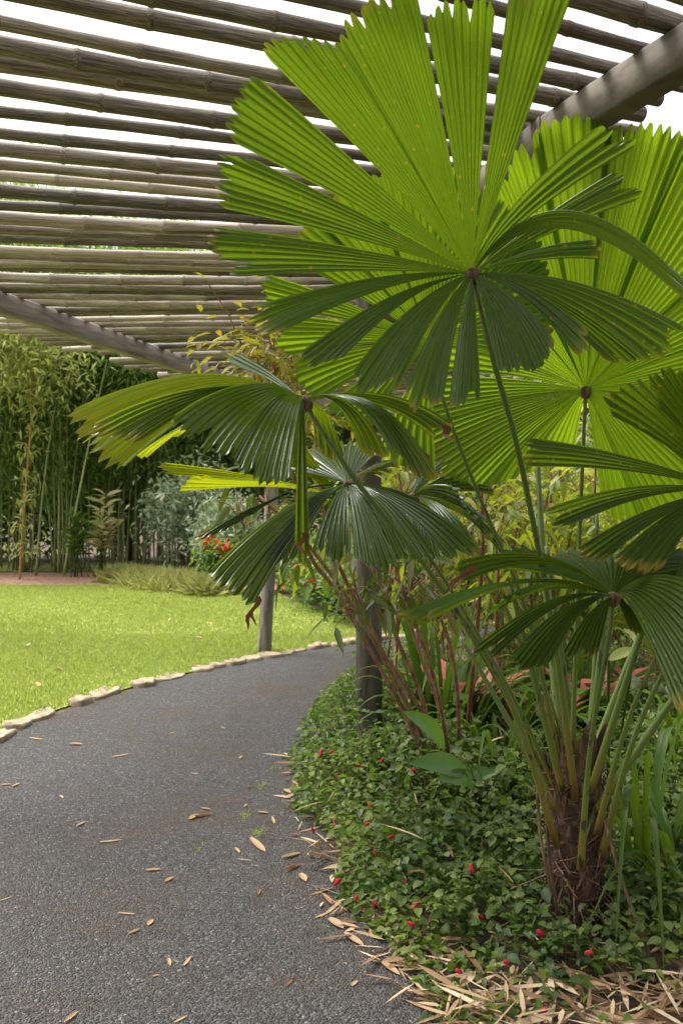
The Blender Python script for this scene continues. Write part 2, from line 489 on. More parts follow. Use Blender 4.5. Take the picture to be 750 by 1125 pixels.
def ray_r(nodes, deg):
    a = R(deg); d = np.array([-math.cos(a), math.sin(a)])
    for p, q in zip(nodes[:-1], nodes[1:]):
        e = q - p
        den = d[0] * e[1] - d[1] * e[0]
        if abs(den) < 1e-6: continue
        w = p - C0
        r = (w[0] * e[1] - w[1] * e[0]) / den
        s = (w[0] * d[1] - w[1] * d[0]) / den
        if -1e-3 <= s <= 1.001 and r > 0: return r
    return np.linalg.norm(nodes[-1] - C0)


def rL(deg):
    return min(9.62, max(8.45, 9.72 - .0335 * deg))


RR = 7.5

# ------------------------------------------------------------------ setting
def sheet(name, poly, z, mat, kind='structure'):
    V = np.array([(p[0], p[1], z) for p in poly])
    me = bpy.data.meshes.new(name)
    me.from_pydata([tuple(v) for v in V], [], [list(range(len(V)))])
    o = link(name, me, mat)
    return tag(o, kind=kind)


S = 150.0
sheet('ground', [(-S, -S), (S, -S), (S, S), (-S, S)], 0.0, M['soil'])
degs = list(np.arange(-85, 151, 2.5))
mb = MB()
P = np.array([[(*pol(RR + 0.03 * math.sin(d * 1.3), d), .008) for d in degs], [(*pol(rL(d) - .02, d), .008) for d in degs]])
uv = np.zeros(P.shape[:2] + (2,))
mb.grid(P, uv)
path = mb.build('gravel_path', M['gravel'], smooth=False); tag(path, kind='structure')

lawn_edge = [tuple(pol(rL(d) + .06, d)) for d in np.arange(-40, 41, 3)]
lawn_poly = lawn_edge + [(1.1, 11.5), (.2, 12.4), (-.6, 14.6), (-1.2, 16.6), (-2.2, 17.9), (-5, 18.4), (-12, 18.7), (-14, 8), (-12, -2)]
sheet('lawn', lawn_poly, .012, M['turf'])
sheet('mulch_strip', [(-1.0, 17.2), (-2.0, 17.95), (-5, 18.45), (-14, 18.8), (-16, 22.6), (-5, 22.6), (-1.5, 21.5)], .006, M['mulch'])


sheet('back_lawn', [(-20, 22.9), (6, 22.9), (6, 27.5), (-20, 27.5)], .006, M['turf'])


def inside(poly, X, Y):
    c = np.zeros(len(X), bool)
    j = len(poly) - 1
    for i in range(len(poly)):
        xi, yi = poly[i]; xj, yj = poly[j]
        k = ((yi > Y) != (yj > Y)) & (X < (xj - xi) * (Y - yi) / (yj - yi + 1e-12) + xi)
        c ^= k; j = i
    return c


# lawn grass: blades, denser near the camera
gx, gy = [], []
for (y0, y1, n) in ((4.5, 8, 60000), (8, 11, 60000), (11, 20, 70000)):
    xx = rng.uniform(-9, 1.3, n * 2); yy = rng.uniform(y0, y1, n * 2)
    k = inside(lawn_poly, xx, yy) & (np.abs(xx / yy) < .55)
    gx.append(xx[k][:n]); gy.append(yy[k][:n])
gx = np.concatenate(gx); gy = np.concatenate(gy)
n = len(gx)
patch = .5 + .5 * np.sin(gx * 1.7 + 1.3 * np.sin(gy * .9)) * np.sin(gy * 1.1 + gx * .4)
h = rng.uniform(.02, .045, n) * (.8 + .5 * patch)
w = rng.uniform(.003, .006, n) * (1 + gy / 9)
a = rng.uniform(0, np.pi, n)
B = np.stack([gx, gy, np.full(n, .012)], 1)
sv = np.stack([np.cos(a) * w, np.sin(a) * w, np.zeros(n)], 1)
lean = rng.normal(0, .014, (n, 3)); lean[:, 2] = h
V = np.stack([B - sv, B + sv, B + lean], 1).reshape(-1, 3)
gr = np_mesh('lawn_grass', V, [np.arange(n * 3).reshape(-1, 3)], M['grass'])
tag(gr, 'short bright green lawn grass beside the gravel path', 'grass', kind='stuff')

# ------------------------------------------------------------------ pergola
perg = thing('pergola', 'weathered bamboo pole pergola arching over the gravel path', 'pergola', (-.8, 5, 0))
BZ = 2.75


def beam_mesh(p, q, wd=.09, hh=.128, ext=.05):
    p = np.array([*p, BZ]); q = np.array([*q, BZ])
    t = (q - p) / np.linalg.norm(q - p); p = p - t * ext; q = q + t * ext
    s = np.array([t[1], -t[0], 0]); u = np.array([0, 0, 1.])
    c = .006
    prof = [(-wd / 2, -hh / 2 + c), (-wd / 2 + c, -hh / 2), (wd / 2 - c, -hh / 2), (wd / 2, -hh / 2 + c),
            (wd / 2, hh / 2 - c), (wd / 2 - c, hh / 2), (-wd / 2 + c, hh / 2), (-wd / 2, hh / 2 - c)]
    rows = []
    for k in np.linspace(0, 1, 9):
        o = p + (q - p) * k
        j = rng.normal(0, .0015, 2)
        rows.append([o + s * (a_ + j[0]) + u * (b_ + j[1]) for a_, b_ in prof])
    m_ = MB(); m_.grid(np.array(rows), close=True)
    m_.add(np.array([rows[0], rows[-1]]).reshape(-1, 3), [np.array([[0, 1, 2, 3], [0, 3, 4, 7], [4, 5, 6, 7]]), np.array([[8, 11, 10, 9], [8, 15, 12, 11], [12, 15, 14, 13]])])
    return m_


M['beamdark'] = plain_mat('shaded_timber_beam', [(.3, (.06, .05, .04)), (.5, (.12, .1, .08)), (.7, (.2, .175, .145))], (4, 4, 12), 1, .85, .5, .004)  # darker copy of the beam colour; shade among the plants is painted in
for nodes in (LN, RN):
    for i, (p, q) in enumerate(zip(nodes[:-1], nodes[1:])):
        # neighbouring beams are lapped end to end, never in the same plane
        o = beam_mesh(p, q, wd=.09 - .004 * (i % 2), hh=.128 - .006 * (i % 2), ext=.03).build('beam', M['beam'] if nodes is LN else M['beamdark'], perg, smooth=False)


M['postdark'] = plain_mat('shaded_timber_post', [(.3, (.02, .018, .012)), (.46, (.065, .055, .038)), (.6, (.1, .088, .064)), (.75, (.19, .17, .135))], (16, 16, 2.4), 1, .9, .8, .008)  # post tone lowered so the colour itself carries the shade of the bed


def post(base, top, r=.07):
    m_ = MB()
    pts = [np.array(base) + (np.array(top) - np.array(base)) * t for t in np.linspace(0, 1, 14)]
    rr = [r * (1.02 + .02 * math.sin(i * 2.1)) for i in range(14)]
    m_.tube(pts, rr, 14)
    V_ = m_.V[0]
    V_ += rng.normal(0, .0018, V_.shape)
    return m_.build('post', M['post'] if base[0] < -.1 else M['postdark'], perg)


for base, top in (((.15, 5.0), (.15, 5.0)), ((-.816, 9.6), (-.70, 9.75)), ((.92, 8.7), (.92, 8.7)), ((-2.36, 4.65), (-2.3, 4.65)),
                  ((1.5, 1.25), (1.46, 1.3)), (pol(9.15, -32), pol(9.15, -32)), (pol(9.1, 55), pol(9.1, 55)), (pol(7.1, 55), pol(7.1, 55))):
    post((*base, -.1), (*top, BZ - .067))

deg = -46.0
npole = 0
while deg < 66 and npole < 98:
    rad = random.uniform(.0185, .0295)
    r0 = ray_r(RN, deg) - random.uniform(.22, .42)
    r1 = ray_r(LN, deg) + random.uniform(.5, .85)
    dj = random.gauss(0, .16)
    p = np.array([*pol(r0, deg), BZ + .064 + rad]); q = np.array([*pol(r1, deg + dj), BZ + .064 + rad])
    n_ = 26
    ts = np.linspace(0, 1, n_)
    seg = random.uniform(.32, .42); ph = random.random()
    pts, rr = [], []
    side = np.array([-(q - p)[1], (q - p)[0], 0]) / np.linalg.norm(q - p)
    bow = random.gauss(0, .03); taper = random.choice((-1, 1)) * random.uniform(.02, .14)
    Ltot = np.linalg.norm(q - p)
    # rows: nodes with a raised ring at each joint
    stops = [0.0]
    k = seg * ph
    while k < Ltot:
        for dk in (-.012, -.004, .004, .012):
            if 0 < k + dk < Ltot: stops.append(k + dk)
        k += seg * random.uniform(.9, 1.1)
        stops.append(min(k - seg * .5, Ltot - .01))
    stops.append(Ltot)
    stops = sorted(set(round(s, 4) for s in stops if 0 <= s <= Ltot))
    joints = []
    k = seg * ph
    for s in stops:
        t = s / Ltot
        pts.append(p + (q - p) * t + side * bow * math.sin(math.pi * t) + np.array([0, 0, -.012 * math.sin(math.pi * t) + .004 * math.sin(t * 9 + ph * 6)]))
        rr.append(rad * (1 + taper * (t - .5)))
    rr = np.array(rr)
    for i in range(1, len(stops) - 1):
        if abs(stops[i + 1] - stops[i] - .008) < .0015: rr[i] *= 1.09; rr[i + 1] *= 1.09
    m_ = MB(); m_.tube(pts, rr, 10)
    m_.build('bamboo_pole', M['pole'], perg)
    npole += 1
    deg += random.uniform(.9, 1.12) if deg < 20 else random.uniform(1.0, 1.25)

# ------------------------------------------------------------------ edging stones
def stone_mesh(L, W_, H, seed):
    rs = np.random.default_rng(seed)
    k = 13
    a_ = np.linspace(0, 2 * np.pi, k, endpoint=False) + rs.normal(0, .14, k)
    rad = 1 + rs.normal(0, .15, k)
    c_ = np.sign(np.cos(a_)) * np.abs(np.cos(a_)) ** .7 * L / 2 * rad; s_ = np.sign(np.sin(a_)) * np.abs(np.sin(a_)) ** .7 * W_ / 2 * rad
    rings = []
    for (z, sc) in ((-.02, .97), (H * .7, 1.0), (H * .97, .95), (H, .86), (H * 1.02, .45)):
        rings.append(np.stack([c_ * sc, s_ * sc, np.full(k, z) + rs.normal(0, .006, k) * (z > .008)], 1))
    m_ = MB(); m_.grid(np.array(rings), close=True)
    top = rings[-1]
    m_.add(np.vstack([top, top.mean(0)]), [np.array([[i, (i + 1) % k, k] for i in range(k)])])
    return m_


sd = -8.0
i = 0
while sd < 62:
    L = random.uniform(.16, .46)
    da = math.degrees(L / 9.2)
    c = pol(rL(sd) + random.gauss(.0, .025), sd + da / 2)
    m_ = stone_mesh(L, random.uniform(.13, .22), random.uniform(.02, .05), i)
    o = m_.build('edging_stone', M['stone'], smooth=False)
    o.location = (c[0], c[1], .005)
    o.rotation_euler.z = R(90 - (sd + da / 2)) + random.gauss(0, .08)
    tag(o, 'pale flat edging stone set between lawn and gravel path', 'stone', 'edging stones along the lawn')
    sd += da * random.uniform(1.04, 1.25)
    i += 1

# ------------------------------------------------------------------ fan palm
palm = thing('fan_palm', 'large fan palm with pleated leaves and fibrous trunk in front', 'palm', tuple(gnd(628, 1018)))
TB = gnd(628, 1018)


def fan(hub, segs, mat, base, mid, leafname='fan_leaf', label=None, rad=.011, seed=0, tip=.028, wide=1.14, longer=1.05, pleat=.26, split=.05, blade_of=None):
    """pleated fan blade made of wedge segments; every segment runs from the hub to two tip corners"""
    rs = np.random.default_rng(seed + 100)
    H = np.array(at(*hub))
    mb_ = MB()
    Z = np.array([0, 0, 1.0])
    for sg in segs:
        (x1, y1, d1), (x2, y2, d2), nf = sg[0], sg[1], sg[2]
        arch = sg[3] if len(sg) > 3 else .03
        A_ = np.array(at(x1, y1, d1)); B_ = np.array(at(x2, y2, d2))
        mid_ = (A_ + B_) / 2
        A_, B_ = (H + (mid_ + (q_ - mid_) * wide - H) * longer for q_ in (A_, B_))
        mid_ = (A_ + B_) / 2
        ctrl = np.array(at(*arch)) if isinstance(arch, tuple) else (H + mid_) / 2 + Z * arch
        m = 4 * nf + 1
        s = np.linspace(0, 1, m)
        ph_ = s * nf
        fr_ = ph_ % 1.0
        tri = 1 - 4 * np.abs(((ph_ + .25) % 1.0) - .5)          # folds up and down
        ln = (1 - s) * np.linalg.norm(A_ - H) + s * np.linalg.norm(B_ - H)
        T_ = (1 - s)[:, None] * (A_ - H) + s[:, None] * (B_ - H)
        T_ = T_ / np.linalg.norm(T_, axis=1, keepdims=True) * ln[:, None] + H
        cc = ctrl + (T_ - mid_) * .5
        rows = 18
        tt = (np.linspace(.012, 1, rows)[:, None]) * np.ones(m)[None]
        each = rs.uniform(.4, 1.5, nf + 1)[np.minimum(ph_.astype(int), nf)]
        tooth = tip * each * (1 - np.sqrt(np.clip(1 - (2 * fr_ - 1) ** 2, 0, 1))) * np.where((s > 0) & (s < 1), 1, .6)
        tooth += rs.normal(0, .003, m) + np.interp(s, np.linspace(0, 1, 6), rs.uniform(0, .035, 6))
        k_ = 0                                                   # short splits between lobes
        while k_ < nf - 1:
            k_ += int(rs.integers(2, 4))
            if k_ < nf:
                tooth = tooth + split * rs.uniform(.2, 1.2) * np.exp(-np.abs(ph_ - k_) / .28)
        env = 1 - .05 * (np.abs(s - .5) * 2) ** 3
        bite = np.zeros(m)
        if rs.random() < .4:
            c_ = rs.integers(0, m); bite = .07 * np.exp(-((np.arange(m) - c_) / 2.6) ** 2)
        tt = tt * (env - tooth - bite)[None]
        t3 = tt[..., None]
        P = (1 - t3) ** 2 * H + 2 * t3 * (1 - t3) * cc[None] + t3 ** 2 * T_[None]
        dt = 2 * (1 - t3) * (cc[None] - H) + 2 * t3 * (T_ - cc)[None]
        ds = np.gradient(P, axis=1)
        Nn = np.cross(ds, dt); Nn /= np.linalg.norm(Nn, axis=2, keepdims=True) + 1e-9
        fw = np.linalg.norm(B_ - A_) / nf
        deep = np.interp(s, np.linspace(0, 1, nf + 1), rs.uniform(.7, 1.3, nf + 1))
        amp = fw * pleat * deep[None] * (tt + .12 * np.sqrt(tt))
        wav = .006 * np.sin(tt * 7 + rs.random() * 6) * tt + .014 * (rs.random() - .5) * tt * (s - .5)[None] * 4
        wav = wav + .010 * np.sin(ph_ * 1.1 + rs.random() * 6)[None] * tt ** 3
        P = P + Nn * (tri[None] * amp + wav - ((s - .5) ** 2)[None] * .03 * rs.random() * tt)[..., None]
        uu = np.broadcast_to(ph_ + rs.integers(0, 50), tt.shape)
        mb_.grid(P, np.stack([uu, np.linspace(.012, 1, rows)[:, None] * np.ones(m)[None]], -1))
    if blade_of is not None:
        return mb_.build(leafname, mat, blade_of, smooth=False)
    blade = mb_.build(leafname, mat, palm, smooth=False)
    if label: blade['label'] = label
    pm = MB()
    pts = spline([base] + list(mid) + [at(*hub)], 28)
    k = np.linspace(0, 1, len(pts))
    rr = rad * .58 * (1.9 - 2.6 * np.minimum(k, .3) - .3 * (k - .3).clip(0)) 
    rr[-1] *= 1.2
    pm.tube(pts, rr, 8)
    # saw of short blunt thorns along the lower stalk
    for q in np.linspace(.1, .55, 16):
        i_ = int(q * (len(pts) - 1))
        for sgn in (-1, 1):
            b_ = pts[i_] + np.array([sgn * rr[i_] * .9, 0, 0])
            pm.tube([b_, b_ + np.array([sgn * .008, 0, .004])], [.002, .0004], 4)
    ob = pm.build('petiole', M['petiole'], blade)
    hm = MB()
    hp = np.array(at(*hub))
    d_ = (pts[-1] - pts[-3]); d_ /= np.linalg.norm(d_)
    hm.tube([hp - d_ * .03, hp - d_ * .012, hp + d_ * .006, hp + d_ * .012], [rad * 1.1, rad * 1.7, rad * 1.5, rad * .5], 9)
    hm.build('leaf_hub', M['sheath'], blade)
    return blade


# A: the big upright leaf, seen from below
fan((518, 300, 2.3), [
    ((288, 58, 2.06), (372, 48, 2.04), 9), ((372, 44, 2.03), (455, -8, 2.0), 9),
    ((470, 20, 2.03), (542, 6, 2.02), 8), ((566, -15, 1.98), (634, -28, 1.98), 8),
    ((660, 140, 2.12), (702, 160, 2.12), 4, (560, 225, 2.2)), ((676, 190, 2.2), (702, 220, 2.2), 4),
    ((744, 308, 1.92), (762, 350, 1.95), 5, (606, 172, 2.15)), ((648, 264, 2.25), (656, 286, 2.25), 3),
    ((752, 366, 2.15), (706, 402, 2.18), 5, (630, 300, 2.2)), ((704, 398, 2.2), (664, 398, 2.22), 5, (600, 310, 2.24)),
    ((652, 374, 2.12), (634, 394, 2.12), 3, .08), ((609, 384, 2.12), (548, 412, 2.1), 8, .07),
    ((527, 440, 2.08), (493, 450, 2.08), 5, .08), ((485, 447, 2.08), (442, 441, 2.08), 6, .08),
    ((436, 434, 2.08), (385, 420, 2.08), 6, .09), ((372, 402, 2.08), (326, 394, 2.08), 6, .08),
    ((302, 374, 2.1), (270, 344, 2.1), 6, .07), ((256, 304, 2.22), (236, 250, 2.2), 7, .02),
    ((243, 228, 2.18), (250, 164, 2.15), 8, .02), ((250, 152, 2.14), (284, 88, 2.1), 8, .02),
], M['A'], at(632, 880, 3.2), [at(608, 700, 2.95), at(572, 510, 2.55), at(540, 390, 2.36)], label='large upright leaf lit through from behind', rad=.013, seed=1, wide=1.06, longer=1.06, split=.055, pleat=.22)

# B: the drooping leaf to the left
leafB = fan((333, 440, 2.35), [
    ((102, 476, 1.98), (150, 492, 2.02), 7, (240, 398, 2.15)),
    ((187, 470, 2.0), (252, 514, 1.98), 10, (290, 398, 2.1)),
    ((256, 520, 1.95), (312, 540, 1.95), 8, (316, 410, 2.08)), ((325, 612, 2.22), (339, 622, 2.22), 2, (331, 420, 2.2)),
    ((352, 500, 2.5), (378, 508, 2.5), 4, (350, 428, 2.5)), ((478, 532, 2.15), (440, 522, 2.15), 7, (408, 405, 2.2)),
    ((425, 505, 2.35), (398, 505, 2.35), 4, (380, 415, 2.35)),
    ((496, 468, 2.45), (478, 486, 2.45), 4, (420, 418, 2.45)), ((246, 394, 2.8), (260, 386, 2.8), 3, .02),
    ((300, 470, 2.75), (330, 520, 2.75), 6, .05),
], M['B'], at(612, 930, 3.1), [at(560, 770, 2.85), at(480, 640, 2.6), at(400, 540, 2.42), at(350, 468, 2.36)], label='drooping glossy leaf with yellow tips', rad=.012, seed=2, pleat=.42, split=.09)

fan((333, 440, 2.36), [((77, 466, 2.22), (128, 524, 2.12), 10, (225, 385, 2.3)), ((150, 504, 2.3), (192, 480, 2.35), 5, .08)], M['Y'], None, None, leafname='backlit_segment', blade_of=leafB, seed=22, pleat=.2, split=.05, wide=1.1)  # light through the drooping end, painted as a yellow leaf colour

# C: the low old leaf over the trunk, seen edge on
fan((673, 655, 2.7), [
    ((505, 624, 2.3), (514, 642, 2.34), 4, (600, 585, 2.5)), ((436, 690, 2.05), (470, 676, 2.08), 5, (585, 612, 2.4)),
    ((519, 718, 2.25), (545, 724, 2.28), 5, (610, 640, 2.5)), ((556, 731, 2.35), (600, 734, 2.38), 7, (630, 648, 2.5)),
    ((618, 722, 2.5), (657, 720, 2.52), 7, .06), ((690, 692, 2.85), (714, 704, 2.85), 5, .06),
    ((752, 790, 2.05), (850, 720, 2.05), 11, (712, 612, 2.4)), ((760, 614, 2.95), (810, 650, 2.9), 7, .08),
    ((690, 612, 3.1), (760, 608, 3.05), 8, .04), ((600, 612, 3.05), (682, 610, 3.1), 9, .04), ((540, 616, 2.8), (590, 612, 2.95), 6, .05),
    ((565, 660, 2.4), (540, 668, 2.38), 3, .08),
], M['C'], at(637, 955, 3.1), [at(648, 820, 2.95), at(666, 715, 2.75)], label='low dark old leaf with browned tips', rad=.013, seed=3, pleat=.36)

# D: the leaf reaching in from the right
fan((800, 540, 2.7), [
    ((578, 484, 2.3), (574, 513, 2.3), 5, .05), ((656, 448, 2.5), (700, 418, 2.5), 6, .04), ((704, 420, 2.55), (748, 408, 2.55), 6, .04),
    ((597, 562, 2.3), (600, 572, 2.3), 2, .08), ((612, 570, 2.4), (616, 584, 2.4), 3, .08), ((630, 612, 2.45), (662, 620, 2.45), 5, .08),
    ((676, 618, 2.5), (722, 632, 2.5), 6, .08), ((740, 650, 2.5), (790, 670, 2.5), 6, .08), ((790, 380, 2.7), (850, 400, 2.7), 8), ((880, 430, 2.7), (920, 560, 2.7), 12), ((910, 580, 2.7), (830, 680, 2.6), 10, .08),
], M['C'], at(655, 915, 3.15), [at(690, 790, 2.95), at(745, 670, 2.8)], label='dark leaf reaching in from the right', rad=.012, seed=4)

# E: the bright leaf behind, lit through
fan((643, 428, 3.15), [
    ((542, 226, 2.85), (586, 146, 2.8), 8), ((588, 144, 2.8), (668, 136, 2.78), 8), ((672, 146, 2.78), (752, 150, 2.76), 9), ((756, 150, 2.76), (835, 240, 2.8), 12),
    ((838, 255, 2.8), (866, 340, 2.85), 9), ((868, 350, 2.85), (870, 405, 2.9), 6), ((868, 412, 2.92), (850, 462, 3.0), 5),
    ((845, 480, 3.0), (800, 545, 3.1), 8, .06), ((795, 552, 3.1), (716, 590, 3.2), 10, .05), ((706, 575, 3.25), (664, 565, 3.3), 6, .05), ((628, 500, 3.35), (596, 498, 3.35), 5, .04),
    ((575, 520, 3.2), (534, 533, 3.15), 5, .05), ((530, 534, 3.1), (488, 520, 3.05), 7, .05), ((486, 512, 3.0), (442, 474, 2.98), 8, .05), ((450, 462, 3.0), (466, 420, 3.0), 6, .04),
    ((480, 405, 3.0), (496, 372, 3.0), 5), ((500, 360, 2.98), (524, 300, 2.92), 7), ((526, 290, 2.92), (550, 226, 2.86), 7),
], M['E'], at(628, 840, 3.3), [at(632, 700, 3.25), at(638, 540, 3.2)], label='bright yellow-green leaf glowing behind the dark ones', rad=.012, seed=5, wide=1.2, split=.02)

# G: the pale leaf hidden behind the big one
fan((472, 376, 2.85), [
    ((345, 245, 2.75), (310, 278, 2.75), 6), ((290, 303, 2.75), (294, 336, 2.75), 6), ((298, 348, 2.75), (311, 388, 2.75), 7), ((318, 404, 2.75), (346, 440, 2.75), 7, .04),
    ((360, 452, 2.75), (404, 470, 2.75), 7, .04), ((425, 500, 2.85), (472, 520, 2.9), 6, .05), ((400, 200, 2.75), (350, 240, 2.75), 8), ((470, 190, 2.75), (404, 198, 2.75), 8), ((560, 230, 2.8), (480, 190, 2.8), 10),
    ((600, 300, 2.9), (570, 240, 2.9), 8), ((590, 400, 3.0), (604, 320, 3.0), 8),
], M['E'], at(618, 860, 3.3), [at(580, 680, 3.1), at(526, 545, 2.95), at(490, 450, 2.87)], label='pale leaf mostly hidden behind the large upright leaf', rad=.010, seed=6, wide=1.22, split=.03)

# F: the glossy leaf low in the middle
fan((381, 532, 2.85), [
    ((229, 590, 2.6), (262, 578, 2.65), 6, .08), ((242, 634, 2.5), (272, 660, 2.52), 7, .1), ((288, 622, 2.6), (322, 614, 2.62), 6, .1),
    ((350, 610, 2.6), (379, 612, 2.6), 6, .09), ((396, 620, 2.6), (430, 626, 2.6), 6, .1), ((440, 612, 2.62), (472, 614, 2.62), 6, .1),
    ((494, 616, 2.6), (519, 606, 2.6), 5, .1), ((488, 572, 2.75), (505, 590, 2.72), 4, .07), ((440, 510, 3.15), (424, 522, 3.1), 3, .05),
    ((330, 498, 3.2), (362, 490, 3.25), 5, .03), ((372, 488, 3.25), (410, 492, 3.25), 6, .03), ((290, 520, 3.0), (322, 500, 3.1), 5, .05),
], M['F'], at(625, 900, 3.35), [at(560, 760, 3.2), at(470, 610, 3.0), at(410, 545, 2.88)], label='glossy arching leaf with white sky sheen', rad=.010, seed=7, wide=1.45, pleat=.38, split=.1, longer=1.08)
# its one yellow, dying segment and a hanging dead tip belong to an older leaf just behind
fan((372, 545, 2.9), [((272, 656, 2.65), (299, 632, 2.68), 6, .08), ((178, 510, 2.75), (184, 522, 2.75), 4, .03), ((196, 534, 2.7), (226, 530, 2.7), 4, .04), ((250, 470, 3.0), (300, 450, 3.0), 6, .02)],
    M['Y'], at(622, 905, 3.4), [at(560, 775, 3.25), at(470, 625, 3.05), at(405, 560, 2.93)], label='yellowing leaf with few segments left', rad=.009, seed=8)
# I: glossy leaf right of it
fan((452, 545, 3.3), [
    ((500, 548, 3.15), (528, 572, 3.1), 6, .07), ((536, 592, 3.1), (560, 604, 3.1), 4, .08), ((496, 600, 3.0), (524, 604, 3.0), 5, .09), ((455, 612, 3.0), (480, 612, 3.0), 5, .09),
    ((420, 590, 3.1), (440, 606, 3.05), 5, .09), ((520, 520, 3.4), (540, 540, 3.35), 5, .04), ((470, 505, 3.5), (500, 505, 3.5), 6, .02),
], M['F'], at(636, 890, 3.4), [at(600, 760, 3.35), at(520, 610, 3.3)], label='smaller glossy leaf behind the middle stalk', rad=.009, seed=9, wide=1.5, pleat=.38, split=.1)
# J: right-hand leaf outside most of the frame, its stalk shows beside the trunk
fan((835, 640, 2.9), [((760, 590, 2.9), (720, 560, 2.9), 7, .05), ((715, 640, 2.8), (735, 680, 2.75), 6, .08), ((860, 760, 2.8), (930, 700, 2.8), 12, .08), ((940, 650, 2.9), (900, 540, 3.0), 14, .04), ((890, 530, 3.0), (800, 520, 3.0), 12, .04)],
    M['C'], at(660, 940, 3.2), [at(700, 800, 3.05), at(760, 690, 2.95)], label='leaf at the right edge behind the trunk stalks', rad=.014, seed=10)

# dried brown ends hanging from old segments
dm = MB()
for (p, q, w_) in (((284, 655, 2.58), (268, 696, 2.56), .009), ((280, 655, 2.6), (278, 690, 2.6), .007), ((460, 496, 2.2), (470, 532, 2.18), .02), ((520, 622, 2.3), (484, 655, 2.28), .02), ((486, 466, 2.44), (498, 490, 2.42), .014), ((333, 585, 2.2), (331, 612, 2.19), .01)):
    p = np.array(at(*p)); q = np.array(at(*q)); g = []
    for t in np.linspace(0, 1, 9):
        c_ = p + (q - p) * t + np.array([.008 * math.sin(t * 9), .012 * math.sin(t * 6), 0]); ww = w_ * (math.sin(math.pi * (t * .85 + .12)) ** .7 + .1 * random.random())
        a_ = t * 1.6
        g.append([c_ + np.array([math.cos(a_), math.sin(a_), .1]) * ww * k - np.array([0, .3 * abs(k) * ww, 0]) for k in (-1, -.4, 0, .4, 1)])
    m_ = MB(); m_.grid(np.array(g)); m_.build('dried_tip', M['dead'], palm, smooth=True)

# a few bare leaf stalks rising from the crown
for (p0, p1, p2, r_) in ((at(640, 860, 3.3), at(655, 760, 3.35), at(668, 640, 3.4), .011), (at(620, 850, 3.35), at(596, 650, 3.5), at(590, 500, 3.6), .012),
                         (at(642, 850, 3.4), at(700, 700, 3.5), at(745, 590, 3.6), .010),
                         (at(618, 870, 3.2), at(585, 740, 3.1), at(560, 640, 3.0), .010), (at(635, 850, 3.3), at(612, 700, 3.3), at(600, 600, 3.3), .011), (at(648, 870, 3.2), at(690, 740, 3.1), at(722, 640, 3.05), .011),
                         (at(610, 890, 3.15), at(560, 790, 3.1), at(505, 700, 3.2), .009), (at(640, 860, 3.3), at(660, 720, 3.4), at(655, 560, 3.45), .009), (at(655, 890, 3.2), at(735, 770, 3.1), at(790, 700, 3.1), .012)):
    m_ = MB(); pts = bez(p0, p1, p2, 18); m_.tube(pts, np.linspace(r_ * 1.4, r_ * .8, 18), 8); m_.build('petiole', M['petiole'], palm)

# trunk
m_ = MB()
rows = []
kk = 30
hs = np.linspace(-.03, .62, 40)
for z in hs:
    t = z / .62
    r_ = .07 + .026 * math.sin(max(0, t) * 3.0) - .045 * max(0, t - .7) / .3 + .03 * math.exp(-max(0, t) * 14)
    a_ = np.linspace(0, 2 * np.pi, kk, endpoint=False)
    ring = r_ * (1 + .07 * np.sin(a_ * 5 + z * 30) + .05 * np.sin(a_ * 9 - z * 50) + rng.normal(0, .03, kk))
    cx = TB.x + .03 * t
    rows.append(np.stack([cx + np.cos(a_) * ring, TB.y + np.sin(a_) * ring, np.full(kk, z)], 1))
m_.grid(np.array(rows), close=True)
m_.add(np.vstack([rows[-1], rows[-1].mean(0) + [0, 0, .02]]), [np.array([[i, (i + 1) % kk, kk] for i in range(kk)])])
trunk = m_.build('trunk', M['trunk'], palm, smooth=False)
# old split sheaths standing off the trunk
for i in range(24):
    a_ = i * 2.4; z0 = .08 + .021 * i
    out_ = np.array([math.cos(a_), math.sin(a_), 0]); sd_ = np.array([-math.sin(a_), math.cos(a_), 0])
    b_ = np.array([TB.x + .02, TB.y, z0]) + out_ * .076
    Ls = random.uniform(.12, .24)
    m_ = MB(); g = []
    for t in np.linspace(0, 1, 7):
        c_ = b_ + np.array([0, 0, Ls * t]) + out_ * (.008 + .04 * t * t)
        wd = .055 * (1 - t) ** .7 + .004
        g.append([c_ + sd_ * wd * s - out_ * abs(s) * .02 for s in (-1, -.5, 0, .5, 1)])
    m_.grid(np.array(g)); m_.build('dead_sheath', M['sheath'], trunk, smooth=True)
# loose fibres
m_ = MB()
for i in range(420):
    a_ = random.uniform(0, 6.28); z = random.uniform(.03, .58)
    out_ = np.array([math.cos(a_), math.sin(a_), 0]); sd_ = np.array([-math.sin(a_), math.cos(a_), 0])
    p = np.array([TB.x + .03 * z / .7, TB.y, z]) + out_ * .083
    d1 = sd_ * random.gauss(0, .07) + np.array([0, 0, random.gauss(-.01, .06)]) + out_ * .02
    m_.tube(bez(p, p + d1 * .5 + out_ * .015, p + d1, 4), random.uniform(.0012, .0035), 4, cap=False)
m_.build('trunk_fibre', M['sheath'], trunk)
